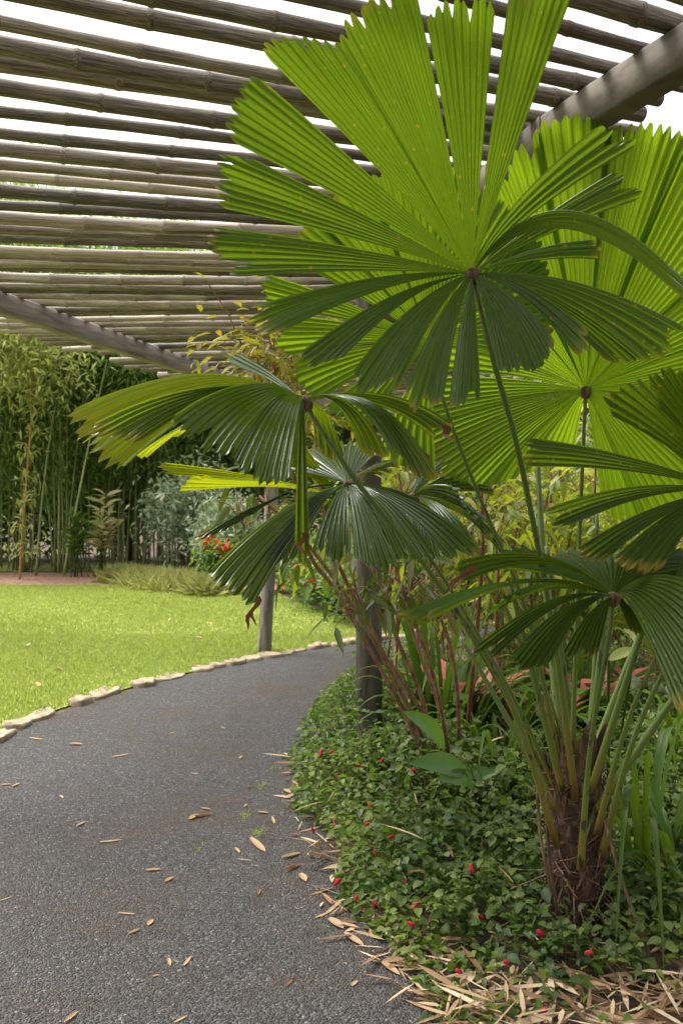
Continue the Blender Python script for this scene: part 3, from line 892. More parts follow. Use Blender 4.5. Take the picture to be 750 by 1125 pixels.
# aerial roots and hanging dead stalks at the foot
m_ = MB()
for i in range(20):
    a_ = random.uniform(-2.8, 1.0); out_ = np.array([math.cos(a_), math.sin(a_), 0])
    p = np.array([TB.x, TB.y, random.uniform(.06, .2)]) + out_ * .08
    q = np.array([TB.x, TB.y, .0]) + out_ * random.uniform(.16, .34)
    m_.tube(bez(p, (p + q) / 2 + out_ * .06 + np.array([0, 0, .04]), q, 7), .003, 5)
m_.build('root', M['sheath'], trunk)
dl = MB()
for (p, q) in (((590, 860, 3.05), (607, 985, 3.02)), ((664, 900, 3.1), (716, 1056, 2.95)), ((601, 870, 3.1), (612, 1000, 3.08))):
    dl.tube(bez(at(*p), (at(*p) + at(*q)) / 2 + Vector((-.03, 0, .02)), at(*q), 9), .006, 5)
dl.build('dead_stalk', M['sheath'], palm)

# ------------------------------------------------------------------ ground cover and litter in the bed
# things stand between the path edge and the deeper bed
def bed_h(x, y, r):
    """height of the ground cover mound"""
    e = np.clip((RR + .09 - r) / .38, 0, 1)
    near = np.clip((y - 2.5) / 2.2, 0, 1)
    return (.055 + .36 * near + .10 * np.exp(-((x - .25) ** 2 + (y - 4.6) ** 2) / .5)) * np.sqrt(e) * (.75 + .35 * np.sin(x * 5 + 2 * y) * np.sin(y * 4.1 - x))


n = 120000
xx = rng.uniform(-.5, 4.2, n); yy = rng.uniform(2.3, 8.2, n)
r = np.hypot(xx - C0[0], yy - C0[1])
bare = np.exp(-(((xx - .9) / .75) ** 2 + ((yy - 2.62) / .42) ** 2))     # thin patch in front of the palm
clump = .5 + .5 * np.sin(xx * 9 + 3 * np.sin(yy * 5)) * np.sin(yy * 8 + 2 * np.sin(xx * 6))
trunkgap = np.hypot(xx - TB.x, yy - TB.y) > .17
edge = RR + .12 + .09 * np.sin(yy * 4.3) * np.sin(yy * 1.7 + 1) - .05
keep = (r < edge) & (r > 4.6) & (rng.random(n) > .8 * bare + .35 * (1 - clump) * (yy < 3.5)) & trunkgap & (np.abs(xx / yy) < .5) & (rng.random(n) < np.clip(1.25 - yy * .07, .5, 1))
xx, yy, r = xx[keep], yy[keep], r[keep]
n = len(xx)
hh = bed_h(xx, yy, r)
zz = hh * (1 - rng.random(n) ** 2 * .85) + .012
zz += np.where(rng.random(n) < .09, rng.uniform(0, .16, n) * np.clip((RR - r) / .5 + .3, 0, 1), 0)
P = np.stack([xx, yy, zz], 1)
D = rand_dir(n, .0, .35)
sz = (.022 + .034 * rng.random(n) ** 1.5) * np.clip(1.15 - .05 * yy, .85, 1.1)
V, f = leaf_arrays(P, D, sz, sz * rng.uniform(.6, .8, n), sag=.25)
cover = np_mesh('ground_cover', V, f, M['cover'])
tag(cover, 'low leafy ground cover with red catkins spilling onto the path', 'ground cover', kind='stuff')
Pcov = P.copy()
# stems under it
st = MB()
for i in rng.integers(0, n, 900):
    p = np.array([xx[i] + rng.normal(0, .05), yy[i] + rng.normal(0, .05), 0.0]); st.tube([p, (p + P[i]) / 2 + rng.normal(0, .01, 3), P[i]], .0018, 4, cap=False)
st.build('stem', M['stemwood'], cover)
# red catkins
cm = MB()
pix = [(352, 520 + 312), (404, 880), (410, 935), (374, 965), (436, 880), (455, 846), (443, 965), (455, 1018), (413, 995), (505, 1000), (530, 1010), (651, 1047), (589, 1022), (554, 1056),
       (594, 1112), (418, 838), (350, 840), (367, 900), (385, 868), (362, 828), (432, 918), (480, 870), (528, 884), (345, 915), (400, 905), (425, 858), (395, 842), (372, 850), (500, 1065), (460, 990), (520, 960), (390, 990), (640, 905), (712, 870), (664, 760), (680, 765), (730, 855)]
for (px, py) in pix:
    g_ = gnd(px, py, .12)
    for it in range(4):
        rr_ = math.hypot(g_.x - C0[0], g_.y - C0[1])
        z = float(bed_h(np.array(g_.x), np.array(g_.y), np.array(rr_))) + .03
        g_ = gnd(px, py, z)
    d_ = Vector((random.gauss(0, .4), random.gauss(-.3, .3), random.uniform(-.6, .8))).normalized()
    L = random.uniform(.02, .05)
    pts = [g_ + d_ * (L * t) for t in np.linspace(0, 1, 6)]
    cm.tube(pts, np.array([.5, .95, 1, .9, .7, .2]) * random.uniform(.006, .0095), 7)
for k in range(14):
    i = rng.integers(0, n)
    if yy[i] < 3.6: continue
    p = P[i] + [0, 0, .03]; d_ = rand_dir(1, .3)[0]; L = random.uniform(.02, .04)
    cm.tube([p + d_ * L * t for t in np.linspace(0, 1, 5)], np.array([.5, 1, .95, .7, .2]) * .0075, 6)
cv = cm.build('flower_spike', M['catkin'], cover)

# upright herbs standing up through the ground cover
def herb(px, py, h, ns, lf, mat):
    b_ = np.array(tuple(gnd(px, py)))
    t = thing('leafy_herb', 'small upright leafy herb standing in the ground cover', 'herb', tuple(b_), 'leafy herbs in the ground cover')
    P_, D_ = [], []
    for i in range(ns):
        a_ = random.uniform(0, 6.28); e = b_ + [math.cos(a_) * .13, math.sin(a_) * .13, h * random.uniform(.7, 1.1)]
        pts = bez(b_ + rng.normal(0, .02, 3) * [1, 1, 0], b_ + [0, 0, h * .6], e, 10)
        m_ = MB(); m_.tube(pts, np.linspace(.003, .0016, 10), 5); m_.build('stem', M['strap'], t)
        for k in range(2, 10):
            th = k * 1.57 + a_
            for s_ in (0, math.pi):
                P_.append(pts[k]); D_.append([math.cos(th + s_), math.sin(th + s_), .25])
    P_ = np.array(P_); n_ = len(P_)
    foliage('foliage', P_, np.array(D_) + rng.normal(0, .15, (n_, 3)), rng.uniform(.7, 1.2, n_) * lf, rng.uniform(.8, 1.2, n_) * lf * .62, mat, t, sag=.3)


for (px, py, h, ns, lf) in ((697, 1025, .26, 4, .055), (725, 1040, .2, 3, .05), (668, 1010, .2, 3, .045), (600, 1000, .26, 5, .05), (580, 1010, .22, 4, .05), (655, 985, .3, 5, .05), (680, 965, .36, 5, .055), (560, 985, .3, 5, .05), (530, 930, .42, 6, .06), (470, 935, .38, 6, .055), (440, 905, .36, 5, .05),
                            (400, 885, .33, 5, .05), (560, 905, .4, 5, .06), (735, 930, .45, 5, .06), (690, 900, .4, 5, .06), (600, 1060, .16, 3, .042), (520, 1040, .2, 4, .045), (490, 1010, .24, 4, .045), (450, 985, .24, 4, .045),
                            (395, 858, .5, 7, .055), (425, 862, .52, 7, .055), (410, 875, .45, 6, .05), (540, 860, .5, 6, .06), (600, 845, .5, 6, .06), (650, 840, .5, 6, .06), (700, 850, .5, 6, .06), (735, 860, .5, 6, .06), (575, 960, .3, 5, .05), (505, 965, .34, 5, .055), (380, 850, .36, 5, .05), (360, 860, .3, 4, .045), (445, 860, .4, 5, .06), (620, 880, .4, 5, .06), (655, 1075, .15, 3, .04), (710, 1085, .16, 3, .042)):
    herb(px, py, h, ns, lf, M['cover'])

# dry bamboo-leaf litter
n = 15000
xx = rng.uniform(-.4, 2.4, n); yy = rng.uniform(2.3, 6.5, n)
r = np.hypot(xx - C0[0], yy - C0[1])
bare = np.exp(-(((xx - .95) / .7) ** 2 + ((yy - 2.62) / .4) ** 2))
rim = np.exp(-((r - RR - .02) / .11) ** 2) * np.clip(1.5 - yy * .22, .12, 1)
keep = rng.random(n) < np.clip(bare * .85 + rim * np.where(yy > 3.5, .35, .7) + .05 * (r < RR), 0, 1)
keep &= (r < RR + .11 + .17 * np.clip((yy - 2.7) / .8, 0, 1))
xx, yy, r = xx[keep], yy[keep], r[keep]; n = len(xx)
a = rng.uniform(0, 2 * np.pi, n)
D = np.stack([np.cos(a), np.sin(a), rng.normal(0, .12, n)], 1)
V, f = leaf_arrays(np.stack([xx, yy, .016 + rng.random(n) ** 2 * .05 * np.clip(bare[keep] + .3, 0, 1)], 1), D, rng.uniform(.04, .2, n), rng.uniform(.004, .022, n), sag=.0, fold=.12)
V[:, 2] = np.maximum(V[:, 2], .011)
# and dead blades caught on top of the ground cover
k = rng.integers(0, len(Pcov), 420)
a = rng.uniform(0, 2 * np.pi, 420)
V2, f2 = leaf_arrays(Pcov[k] + [0, 0, .012], np.stack([np.cos(a), np.sin(a), rng.normal(-.15, .3, 420)], 1), rng.uniform(.05, .2, 420), rng.uniform(.005, .018, 420), sag=.1, fold=.15)
V2[:, 2] = np.maximum(V2[:, 2], .011)
f = [np.concatenate([q, r_ + len(V)]) for q, r_ in zip(f, f2)]
V = np.concatenate([V, V2])
lit = np_mesh('leaf_litter', V, f, M['dry'])
tag(lit, 'tan dry bamboo leaves littering the bed edge', 'leaf litter', kind='stuff')

# single dry leaves on the path
def dry_mesh(L, W_, curl, seed):
    rs = np.random.default_rng(seed)
    g = []
    for t in np.linspace(0, 1, 9):
        w_ = W_ * (math.sin(math.pi * min(1, t * 1.05 + .08)) ** .7) * .5 + .0008
        bend = rs.normal(0, .0015) + .02 * math.sin(t * 3) * L
        g.append([(L * (t - .5), s * w_ + bend, .004 + curl * abs(s) ** 2 * w_ + L * .06 * (t - .5) ** 2 * 4 * (.3 + curl)) for s in (-1, -.5, 0, .5, 1)])
    m_ = MB(); m_.grid(np.array(g)); return m_


leafpix = [(124, 924, 26, 8), (90, 905, 14, 50), (134, 830, 22, 20), (68, 876, 10, -30), (225, 1056 - 160, 22, 15), (214, 897, 16, 50), (227, 889, 14, -8), (284, 930, 40, -40), (261, 935, 14, -40), (270, 945, 20, -5),
           (187, 966, 14, 40), (285, 980, 12, 85), (166, 1013, 12, 70), (149, 1023, 16, 25), (207, 1055, 18, 60), (186, 1058, 14, -55), (141, 1004, 24, -3), (170, 956, 18, 5), (318, 1080, 12, 45), (390, 1080, 12, 35),
           (80, 1117, 20, 45), (200, 1119, 18, 25), (8, 862, 14, 5), (42, 812, 22, -8), (85, 818, 18, 0), (324, 953, 24, 25), (333, 965, 18, -50), (270, 885, 10, 75), (215, 850, 12, -10), (265, 832, 10, 70),
           (300, 902, 18, -65), (290, 893, 14, -5), (275, 865, 12, 20), (316, 870, 14, -30), (322, 940, 26, 18), (68, 847, 8, 5), (19, 862, 12, 60), (190, 805, 10, 30), (245, 800, 8, -20), (360, 990, 22, -45), (370, 1016, 26, -30),
           (390, 1035, 34, -28), (355, 1005, 20, 20), (430, 1066, 30, -30), (8, 987, 14, 25), (172, 1072, 8, 10), (313, 848, 10, 40)]
base_leaves = []
for i in range(7):
    o = dry_mesh(1.0, [.16, .22, .13, .28, .18, .34, .2][i], [.2, .5, .3, .6, .9, .4, .7][i], i)
    base_leaves.append(o)
variants = []
for i, (px, py, ln, ang) in enumerate(leafpix):
    g_ = gnd(px, py, .011)
    L = max(.03, ln / F * g_.y * (1 + .5 * abs(math.sin(R(ang)))))
    if len(variants) < 7:
        o = base_leaves[len(variants)].build('fallen_leaf', M['dryred'] if len(variants) == 4 else M['dry'], smooth=True)
        variants.append(o)
    else:
        o = variants[i % 7].copy(); COL.objects.link(o)
    o.location = (g_.x, g_.y, .0105); o.scale = (L, L, L)
    o.rotation_euler = (0, 0, math.atan2(math.sin(R(ang)) * 2.6, math.cos(R(ang))))
    tag(o, 'dry tan fallen leaf lying on the gravel path', 'leaf', 'dry leaves fallen on the path')
for k in range(34):
    px = random.uniform(10, 370); py = random.uniform(650, 760)
    g_ = gnd(px, py, .05)
    if not inside(lawn_poly, np.array([g_.x]), np.array([g_.y]))[0]: continue
    o = variants[k % 7].copy(); COL.objects.link(o)
    o.location = (g_.x, g_.y, .045); L = random.uniform(.06, .14); o.scale = (L, L * 1.3, L); o.rotation_euler = (random.gauss(0, .2), random.gauss(0, .2), random.uniform(0, 6.28))
    tag(o, 'pale dry fallen leaf lying in the lawn grass', 'leaf', 'dry leaves fallen on the lawn')

# little weeds on the path
for i, (px, py, k) in enumerate(((288, 866, 30), (270, 900, 26), (284, 918, 44), (300, 846, 20), (216, 935, 14))):
    g_ = gnd(px, py)
    n = k
    P = np.stack([g_.x + rng.normal(0, .014, n), g_.y + rng.normal(0, .022, n), np.full(n, .009)], 1)
    V, f = small_leaf_arrays(P, rand_dir(n, 1.2), rng.uniform(.015, .04, n), .004)
    o = np_mesh('weed_tuft', V, f, M['grass'], loc=(g_.x, g_.y, .009))
    tag(o, 'thin green weed tuft growing through the gravel', 'weed', 'weed tufts in the gravel path')

# ------------------------------------------------------------------ strap-leaved clumps
def strap_plant(name, label, base, blades, mat, wd=.022, group=None, cat='plant', part='strap_leaf'):
    t = thing(name, label, cat, tuple(base), group)
    for (dx, dy, dz, droop, wmul) in blades:
        d_ = np.array([dx, dy, dz]); L = np.linalg.norm(d_); b_ = np.array(tuple(base)) + np.array([dx, dy, 0]) * .16
        hz = np.array([dx, dy, 0]); hz = hz / (np.linalg.norm(hz) + 1e-6)
        sd_ = np.array([-hz[1], hz[0], 0])
        ctrl = b_ + np.array([dx * .35, dy * .35, dz * .9 + droop * .5]); end = b_ + d_ + np.array([0, 0, -droop])
        pts = bez(b_, ctrl, end, 13)
        g = []
        for i, p in enumerate(pts):
            q = i / 12
            w_ = wd * wmul * (min(1, .55 + q * 2) * (1 - q ** 3.5)) + .0008
            g.append([p + sd_ * w_ + [0, 0, w_ * .5], p, p - sd_ * w_ + [0, 0, w_ * .5]])
        m_ = MB(); m_.grid(np.array(g)); m_.build(part, mat, t, smooth=True)
    return t


def rblades(n, reach, height, droop, seed):
    r_ = random.Random(seed); out_ = []
    for i in range(n):
        a_ = r_.uniform(0, 6.28); k = r_.uniform(.35, 1)
        out_.append((math.cos(a_) * reach * k, math.sin(a_) * reach * k, height * r_.uniform(.6, 1.05), droop * k * k * r_.uniform(.6, 1.2), r_.uniform(.8, 1.2)))
    return out_


strap_plant('strap_leaf_plant', 'tall strap-leaved plant right of the palm trunk', gnd(705, 985), rblades(24, .66, .78, .6, 3), M['strap'], .012)
strap_plant('strap_leaf_plant', 'strap-leaved clump between the canes and the coral flowers', gnd(492, 870), rblades(44, .55, .9, .34, 4), M['strap'], .013)
strap_plant('strap_leaf_plant', 'strap-leaved clump with long arching blades behind the palm stalks', gnd(592, 850), rblades(38, .8, .65, .45, 5), M['strap'], .013)
strap_plant('strap_leaf_plant', 'strap-leaved clump at the right edge of the bed behind the palm', gnd(745, 880), rblades(26, .65, .7, .55, 6), M['strap'], .012)

strap_plant('strap_leaf_plant', 'tallest strap-leaved clump between the red cane and the post', gnd(475, 862), rblades(30, .55, 1.15, .35, 12), M['strap'], .014)
strap_plant('strap_leaf_plant', 'tall strap-leaved clump at the back under the bright palm leaf', gnd(625, 832), rblades(30, .6, 1.1, .4, 13), M['strap'], .015)
strap_plant('strap_leaf_plant', 'strap-leaved clump left of the trunk under the middle stalks', gnd(545, 895), rblades(30, .55, .7, .42, 8), M['strap'], .012)
strap_plant('strap_leaf_plant', 'strap-leaved clump low at the right edge beside the litter', gnd(752, 1010), rblades(26, .5, .55, .4, 9), M['strap'], .013)

# broad-leaved ginger
def broad_plant(label, base, leaves, mat=None, name='broad_leaf_plant'):
    t = thing(name, label, 'plant', tuple(base))
    b0 = np.array(tuple(base))
    for (p, q, wd, roll) in leaves:
        p = np.array(tuple(p)); q = np.array(tuple(q))
        L = np.linalg.norm(q - p); d_ = (q - p) / L
        sd_ = np.cross(d_, np.array([math.sin(roll), -math.cos(roll) * .6, .5])); sd_ /= np.linalg.norm(sd_)
        nn = np.cross(sd_, d_)
        g = []
        for u_ in np.linspace(0, 1, 12):
            w_ = wd * math.sin(math.pi * min(1, u_ ** .8)) ** .8 + .001
            c_ = p + (q - p) * u_ - np.array([0, 0, L * .15 * u_ * u_]) + nn * .02 * math.sin(u_ * 3)
            g.append([c_ + sd_ * w_ * s + nn * (abs(s) * w_ * .3 + .002 * math.sin(u_ * 40)) for s in (-1, -.5, 0, .5, 1)])
        m_ = MB(); m_.grid(np.array(g)); lf = m_.build('leaf', mat or M['broad'], t, smooth=True)
        sm = MB(); sm.tube(bez(b0, b0 * .5 + p * .5 + [0, 0, .05], p, 8), .006, 6); sm.build('leaf_stalk', M['strap'], lf)
    return t


broad_plant('broad-leaved plant with glossy paddles in front of the red cane', gnd(480, 925), [
    (at(488, 822, 4.0), at(441, 768, 3.85), .045, .2), (at(512, 850, 3.9), at(448, 826, 3.75), .05, -.3), (at(520, 862, 3.95), at(478, 845, 3.75), .04, .4),
    (at(505, 860, 4.1), at(548, 840, 4.0), .04, .2), (at(470, 930, 3.9), at(478, 905, 3.7), .03, .1), (at(455, 960, 3.6), at(370, 975, 3.5), .032, .3)])
broad_plant('single lime leaf standing among the palm stalks on the right', gnd(668, 900), [(at(696, 720, 3.6), at(683, 684, 3.55), .028, .5), (at(668, 725, 3.7), at(700, 708, 3.7), .02, .4)], M['bright'])
broad_plant('pale variegated leafy plant at the right edge behind the palm stalks', gnd(725, 830), [(at(700 + 8 * i, 770 - 3 * i, 5.4), at(690 + 20 * i, 735 + 10 * (i % 3), 5.3), .06, .3 * i) for i in range(5)], M['silver'])

# ------------------------------------------------------------------ cane shrubs in the bed
def cane_shrub(label, base, canes, heads, leafL, leafW, mat, cmat, nleaf=40, spread=.16, droop=-.1, group=None, rad=.009, sag=.35, name='cane_shrub'):
    t = thing(name, label, 'shrub', tuple(base), group)
    for pts in canes:
        m_ = MB(); sp = spline(pts, 26)
        rr = np.linspace(rad * 1.25, rad * .7, len(sp)); rr[::3] *= 1.12
        m_.tube(sp, rr, 7); m_.build('cane', cmat, t)
    Ps, Ds = [], []
    for hp in heads:
        tw = MB()
        hp = np.array(tuple(hp))
        c_ = hp + rng.normal(0, spread, (nleaf, 3)) * [1, 1, .8]
        d_ = rand_dir(nleaf, droop, .5) + (c_ - hp) / spread * .4
        Ps.append(c_); Ds.append(d_)
        for k in range(7):
            e = c_[k]; tw.tube([hp + [0, 0, -spread * .8], (hp + e) / 2, e], .0025, 4, cap=False)
        tw.build('twig', cmat, t)
    P = np.concatenate(Ps); D = np.concatenate(Ds); n_ = len(P)
    foliage('foliage', P, D, rng.uniform(.7, 1.25, n_) * leafL, rng.uniform(.75, 1.2, n_) * leafW, mat, t, sag=sag)
    return t


g0 = gnd(478, 905)
cane_shrub('leaning brown-caned shrub with bronze leaves left of the palm', g0, [
    [gnd(476, 905), at(455, 808, 4.3), at(375, 659, 4.1), at(338, 604, 4.0), at(318, 500, 3.9), at(300, 400, 3.8)],
    [gnd(484, 900), at(444, 766, 4.25), at(372, 621, 4.1), at(352, 540, 4.0), at(345, 440, 3.95)],
    [gnd(490, 897), at(465, 773, 4.3), at(430, 687, 4.2), at(405, 600, 4.1), at(392, 510, 4.05)],
    [gnd(492, 893), at(489, 804, 4.35), at(451, 687, 4.3), at(432, 610, 4.2)], [gnd(470, 903), at(470, 800, 4.35), at(405, 690, 4.2), at(380, 600, 4.2)]],
    [at(295, 395, 3.8), at(320, 410, 3.85), at(275, 380, 3.8), at(340, 385, 3.9), at(305, 430, 3.85), at(350, 440, 3.95), at(300, 365, 3.85), at(345, 500, 4.0)],
    .07, .023, M['croton'], M['cane'], 80, .11, 0)
cane_shrub('olive-leaved shrub with drooping leaves between post and palm', gnd(500, 885), [[gnd(500, 885), at(480, 760, 4.0), at(440, 640, 3.75)], [gnd(505, 885), at(500, 740, 4.1), at(470, 640, 3.9)], [gnd(497, 886), at(420, 720, 4.1), at(340, 600, 4.0), at(285, 545, 4.0)]],
           [at(425, 640, 3.7), at(450, 630, 3.75), at(472, 645, 3.8), at(400, 655, 3.75), at(296, 548, 4.0), at(330, 590, 4.0), at(300, 590, 4.05), at(268, 560, 4.0), at(370, 600, 4.0)], .12, .03, M['drooper'], M['cane'], 16, .09, -1.2, sag=.2)
cane_shrub('thin red-stemmed shrub rising beside the coral flowers', gnd(510, 872), [[gnd(510, 872), at(516, 770, 4.3), at(524, 687, 4.25), at(530, 600, 4.2), at(528, 520, 4.2)], [gnd(574, 850), at(556, 770, 4.6), at(545, 715, 4.6), at(548, 600, 4.6)]],
           [at(530, 540, 4.3), at(545, 575, 4.5), at(515, 570, 4.3)], .1, .03, M['shrubY'], M['redcane'], 36, .13, -.3)
# lit shrubbery behind the palm
spec = [(470, 800, 5.9, 430, 560), (520, 790, 6.3, 500, 600), (570, 785, 6.6, 540, 590), (620, 785, 6.4, 600, 560), (680, 790, 6.2, 660, 600), (735, 800, 6.0, 720, 560), (430, 770, 7.0, 400, 570), (600, 760, 7.5, 570, 520), (690, 760, 7.4, 700, 500)]
labs = ['yellow-leaved shrub just behind the red-stemmed shrub', 'yellow-leaved shrub behind the coral flowers', 'yellow-leaved shrub behind the thin palm stalks',
        'tall yellow-leaved shrub under the bright palm leaf', 'yellow-leaved shrub behind the right palm stalks', 'yellow-leaved shrub at the right edge of the bed',
        'green shrub between the timber post and the canes', 'green shrub rising at the back of the bed', 'green shrub at the back right of the bed']
for k, (px, py, d, tx, ty) in enumerate(spec):
    b_ = gnd(px, CY + EYE * F / d)
    canes, heads = [], []
    for j in range(6):
        top = at(tx + random.gauss(25, 32), ty + random.gauss(-10, 60), d + random.gauss(0, .35))
        q = b_ + Vector((random.gauss(0, .12), random.gauss(0, .15), 0))
        canes.append([q, (q + top) / 2 + Vector((random.gauss(0, .07), random.gauss(0, .07), .05)), top]); heads.append(top)
        heads.append(top + Vector((random.gauss(0, .25), random.gauss(0, .25), random.uniform(-.45, .15))))
    cane_shrub(labs[k], b_, canes, heads, .13, .042, M['shrubY'] if k < 6 else M['shrubD'], M['cane'], 42, .2, -.3, 'leafy shrubs behind the palm')

# coral bromeliads
def brom(label, base, s, mat_in, lean):
    t = thing('bromeliad', label, 'plant', tuple(base), 'coral bromeliads in the bed')
    b_ = np.array(tuple(base))
    for (cnt, L, el, mat_, nm, wd) in ((16, .46, .8, M['shrubD'], 'outer_leaf', .035), (8, .42, 1.05, mat_in, 'coral_bract', .036)):
        for i in range(cnt):
            a_ = i * 2.39 + random.random() * .4
            hz = np.array([math.cos(a_), math.sin(a_), 0]); sd_ = np.array([-hz[1], hz[0], 0])
            e = b_ + [0, 0, .02] + hz * L * s * math.cos(el) * 1.15 + np.array([0, 0, L * s * math.sin(el) - .03])
            c_ = b_ + hz * L * s * .2 + np.array([0, 0, L * s * .8])
            g = []
            for q, p in zip(np.linspace(0, 1, 9), bez(b_ + [0, 0, .05], c_, e, 9)):
                w_ = wd * s * (math.sin(math.pi * min(.97, .25 + q * .72)) ** .6) + .001
                g.append([p + sd_ * w_ - hz * w_ * .3, p, p - sd_ * w_ - hz * w_ * .3])
            m_ = MB(); m_.grid(np.array(g)); m_.build(nm, mat_, t, smooth=True)
    return t


brom('coral bromeliad nearest the timber post', gnd(512, 848), 1.65, M['coral'], 0)
brom('coral bromeliad partly behind the middle palm stalks', gnd(596, 850), 1.25, M['coral'], 0)
brom('large coral bromeliad behind the trunk stalks', gnd(650, 835), 1.55, M['coral'], 0)
brom('coral bromeliad at the back of the bed on the right', gnd(708, 815), 1.3, M['coral'], 0)

# ------------------------------------------------------------------ shrubs, bamboo and trees beyond the lawn
def blob_points(c, rx, ry, rz, n, rs, clumps=14, tight=.32):
    """points gathered in clumps through an ellipsoid: gaps and light and dark lumps"""
    d = rs.normal(0, 1, (clumps, 3)); d /= np.linalg.norm(d, axis=1, keepdims=True)
    cc = d * (rs.random((clumps, 1)) ** .4) * [rx, ry, rz]
    k = rs.integers(0, clumps, n)
    p = cc[k] + rs.normal(0, tight, (n, 3)) * [rx, ry, rz]
    return p + np.array(c)


def shrub(label, base, h, r, mat, n, leafL, leafW, group=None, flowers=None, nf=0, name='shrub', smat=None, zb=.1, clumps=16):
    t = thing(name, label, 'shrub', tuple(base), group)
    b_ = np.array(tuple(base))
    P = blob_points(b_ + [0, 0, h * .52], r * .8, r * .8, h * .40, n, rng, clumps)
    P[:, 2] = np.abs(P[:, 2] - .02) + .02
    m_ = MB()
    for i in range(14):
        e = P[i * (n // 14)]
        q = b_ + [random.gauss(0, r * .12), random.gauss(0, r * .12), 0]
        m_.tube(bez(q, (q + e) / 2 + [0, 0, h * .12], e, 6), np.linspace(.014, .004, 6) * max(.5, h / 1.5), 5)
    m_.build('stem', smat or M['stemwood'], t)
    foliage('foliage', P, rand_dir(n, zb, .8), rng.uniform(.7, 1.2, n) * leafL, rng.uniform(.8, 1.2, n) * leafW, mat, t, small=n > 900)
    if flowers:
        k = rng.integers(0, n, nf)
        Pf = P[k] + (P[k] - (b_ + [0, 0, h * .4])) * .12
        for q_ in Pf:
            foliage('flower', np.repeat(q_[None], 5, 0), rand_dir(5, .4), .07, .045, flowers, t, small=True)
    return t


hed = [(.5, 12.3, 1.0, .85), (.0, 13.6, 1.0, .9), (-.35, 15.2, 1.05, .9), (-.8, 17.0, 1.0, .9), (1.3, 12.9, 1.2, 1.0), (.8, 15.5, 1.3, 1.1), (2.3, 13.6, 1.3, 1.1)]
hl = ['red-flecked low shrub nearest the path bend', 'second red-flecked low shrub along the lawn from the path', 'third red-flecked low shrub along the lawn from the path', 'farthest red-flecked low shrub along the lawn',
      'red-flecked shrub behind the timber post', 'red-flecked shrub in the second row behind the lawn hedge', 'red-flecked shrub farthest right beyond the path bend']
for (x, y, h, r_), l in zip(hed, hl):
    shrub(l, (x, y, 0), h, r_, M['cover'], 2600, .10, .055, 'red-flecked shrubs edging the lawn', M['catkin'], 26)

shrub('silvery grey-green shrub at the back of the lawn', gnd(205, 634), 2.8, 1.15, M['silver'], 3600, .2, .06, name='silver_shrub')
shrub('shorter silvery shrub right of the tall silvery one', gnd(250, 640), 1.9, .9, M['silver'], 2200, .18, .055, name='silver_shrub')
shrub('dark-stemmed plant with clusters of red flowers at the lawn edge', gnd(243, 652), 1.05, .5, M['shrubD'], 700, .16, .05, name='red_flower_plant')
# bold red flower heads on that plant
t_ = [o for o in COL.objects if o.name.startswith('red_flower_plant')][0]
for (px, py) in ((228, 591), (236, 603), (247, 600), (243, 610), (233, 598)):
    c_ = np.array(tuple(at(px, py, gnd(243, 652).y)))
    foliage('flower_head', c_ + rng.normal(0, .05, (34, 3)), rand_dir(34, .3), .13, .06, M['redflower'], t_)
for k, (px, py, w_, l) in enumerate(((200, 648, 1.0, 'widest pale grass mound in front of the silvery shrub'), (163, 644, .6, 'small pale grass mound left of the widest mound'), (136, 640, .5, 'leftmost pale grass mound by the bark mulch'), (232, 655, .45, 'pale grass mound under the red flowers'))):
    g_ = gnd(px, py); n = int(4600 * w_)
    P = np.stack([g_.x + rng.normal(0, .33 * w_, n), g_.y + rng.normal(0, .3 * w_, n), np.full(n, .0)], 1)
    t = thing('grass_mound', l, 'ornamental grass', tuple(g_), 'pale grass mounds at the back of the lawn')
    foliage('blade', P, rand_dir(n, 2.2), rng.uniform(.3, .62, n), .009, M['tuft'], t, small=True, sag=.2)
g_ = gnd(182, 637)
t = thing('lily_plant', 'slender lily with one cream bloom before the silvery shrub', 'plant', tuple(g_))
m_ = MB(); m_.tube([g_, g_ + Vector((.03, 0, 1.0)), at(180, 543, g_.y)], [.015, .012, .008], 6); m_.build('stem', M['strap'], t)
foliage('leaf', np.array([tuple(g_ + Vector((.02, 0, .02 * i + .2))) for i in range(70)]), rand_dir(70, .2), .3, .035, M['silver'], t)
c_ = np.array(tuple(at(180, 543, g_.y)))
foliage('petal', c_ + rng.normal(0, .01, (8, 3)), rand_dir(8, -.3), .24, .07, M['white'], t)

# cream and green ginger by the bamboo
def ginger(label, base, h, n, mat, seed):
    t = thing('variegated_ginger', label, 'plant', tuple(base), 'variegated gingers by the bamboo')
    b_ = np.array(tuple(base)); m_ = MB(); P, D = [], []
    for i in range(n):
        a_ = random.uniform(0, 6.28); top = b_ + [math.cos(a_) * .35 * random.random() + .1, math.sin(a_) * .3, h * random.uniform(.55, 1)]
        pts = bez(b_ + [random.gauss(0, .1), random.gauss(0, .1), 0], b_ + [0, 0, h * .5], top, 9); m_.tube(pts, .012, 5)
        for k in range(3, 9):
            for s in (-1, 1):
                P.append(pts[k]); D.append([math.cos(a_ + s * 1.2), math.sin(a_ + s * 1.2), .75])
    m_.build('stem', M['strap'], t)
    P = np.array(P); foliage('leaf', P, np.array(D) + rng.normal(0, .2, (len(P), 3)), rng.uniform(.28, .5, len(P)), .09, mat, t, sag=.3)


ginger('taller ginger with pink and cream variegated leaves before the bamboo', gnd(112, 634), 2.0, 10, M['cream'], 1)
ginger('shorter green ginger just left of the pink and cream one', gnd(84, 634), 1.5, 8, M['shrubD'], 2)

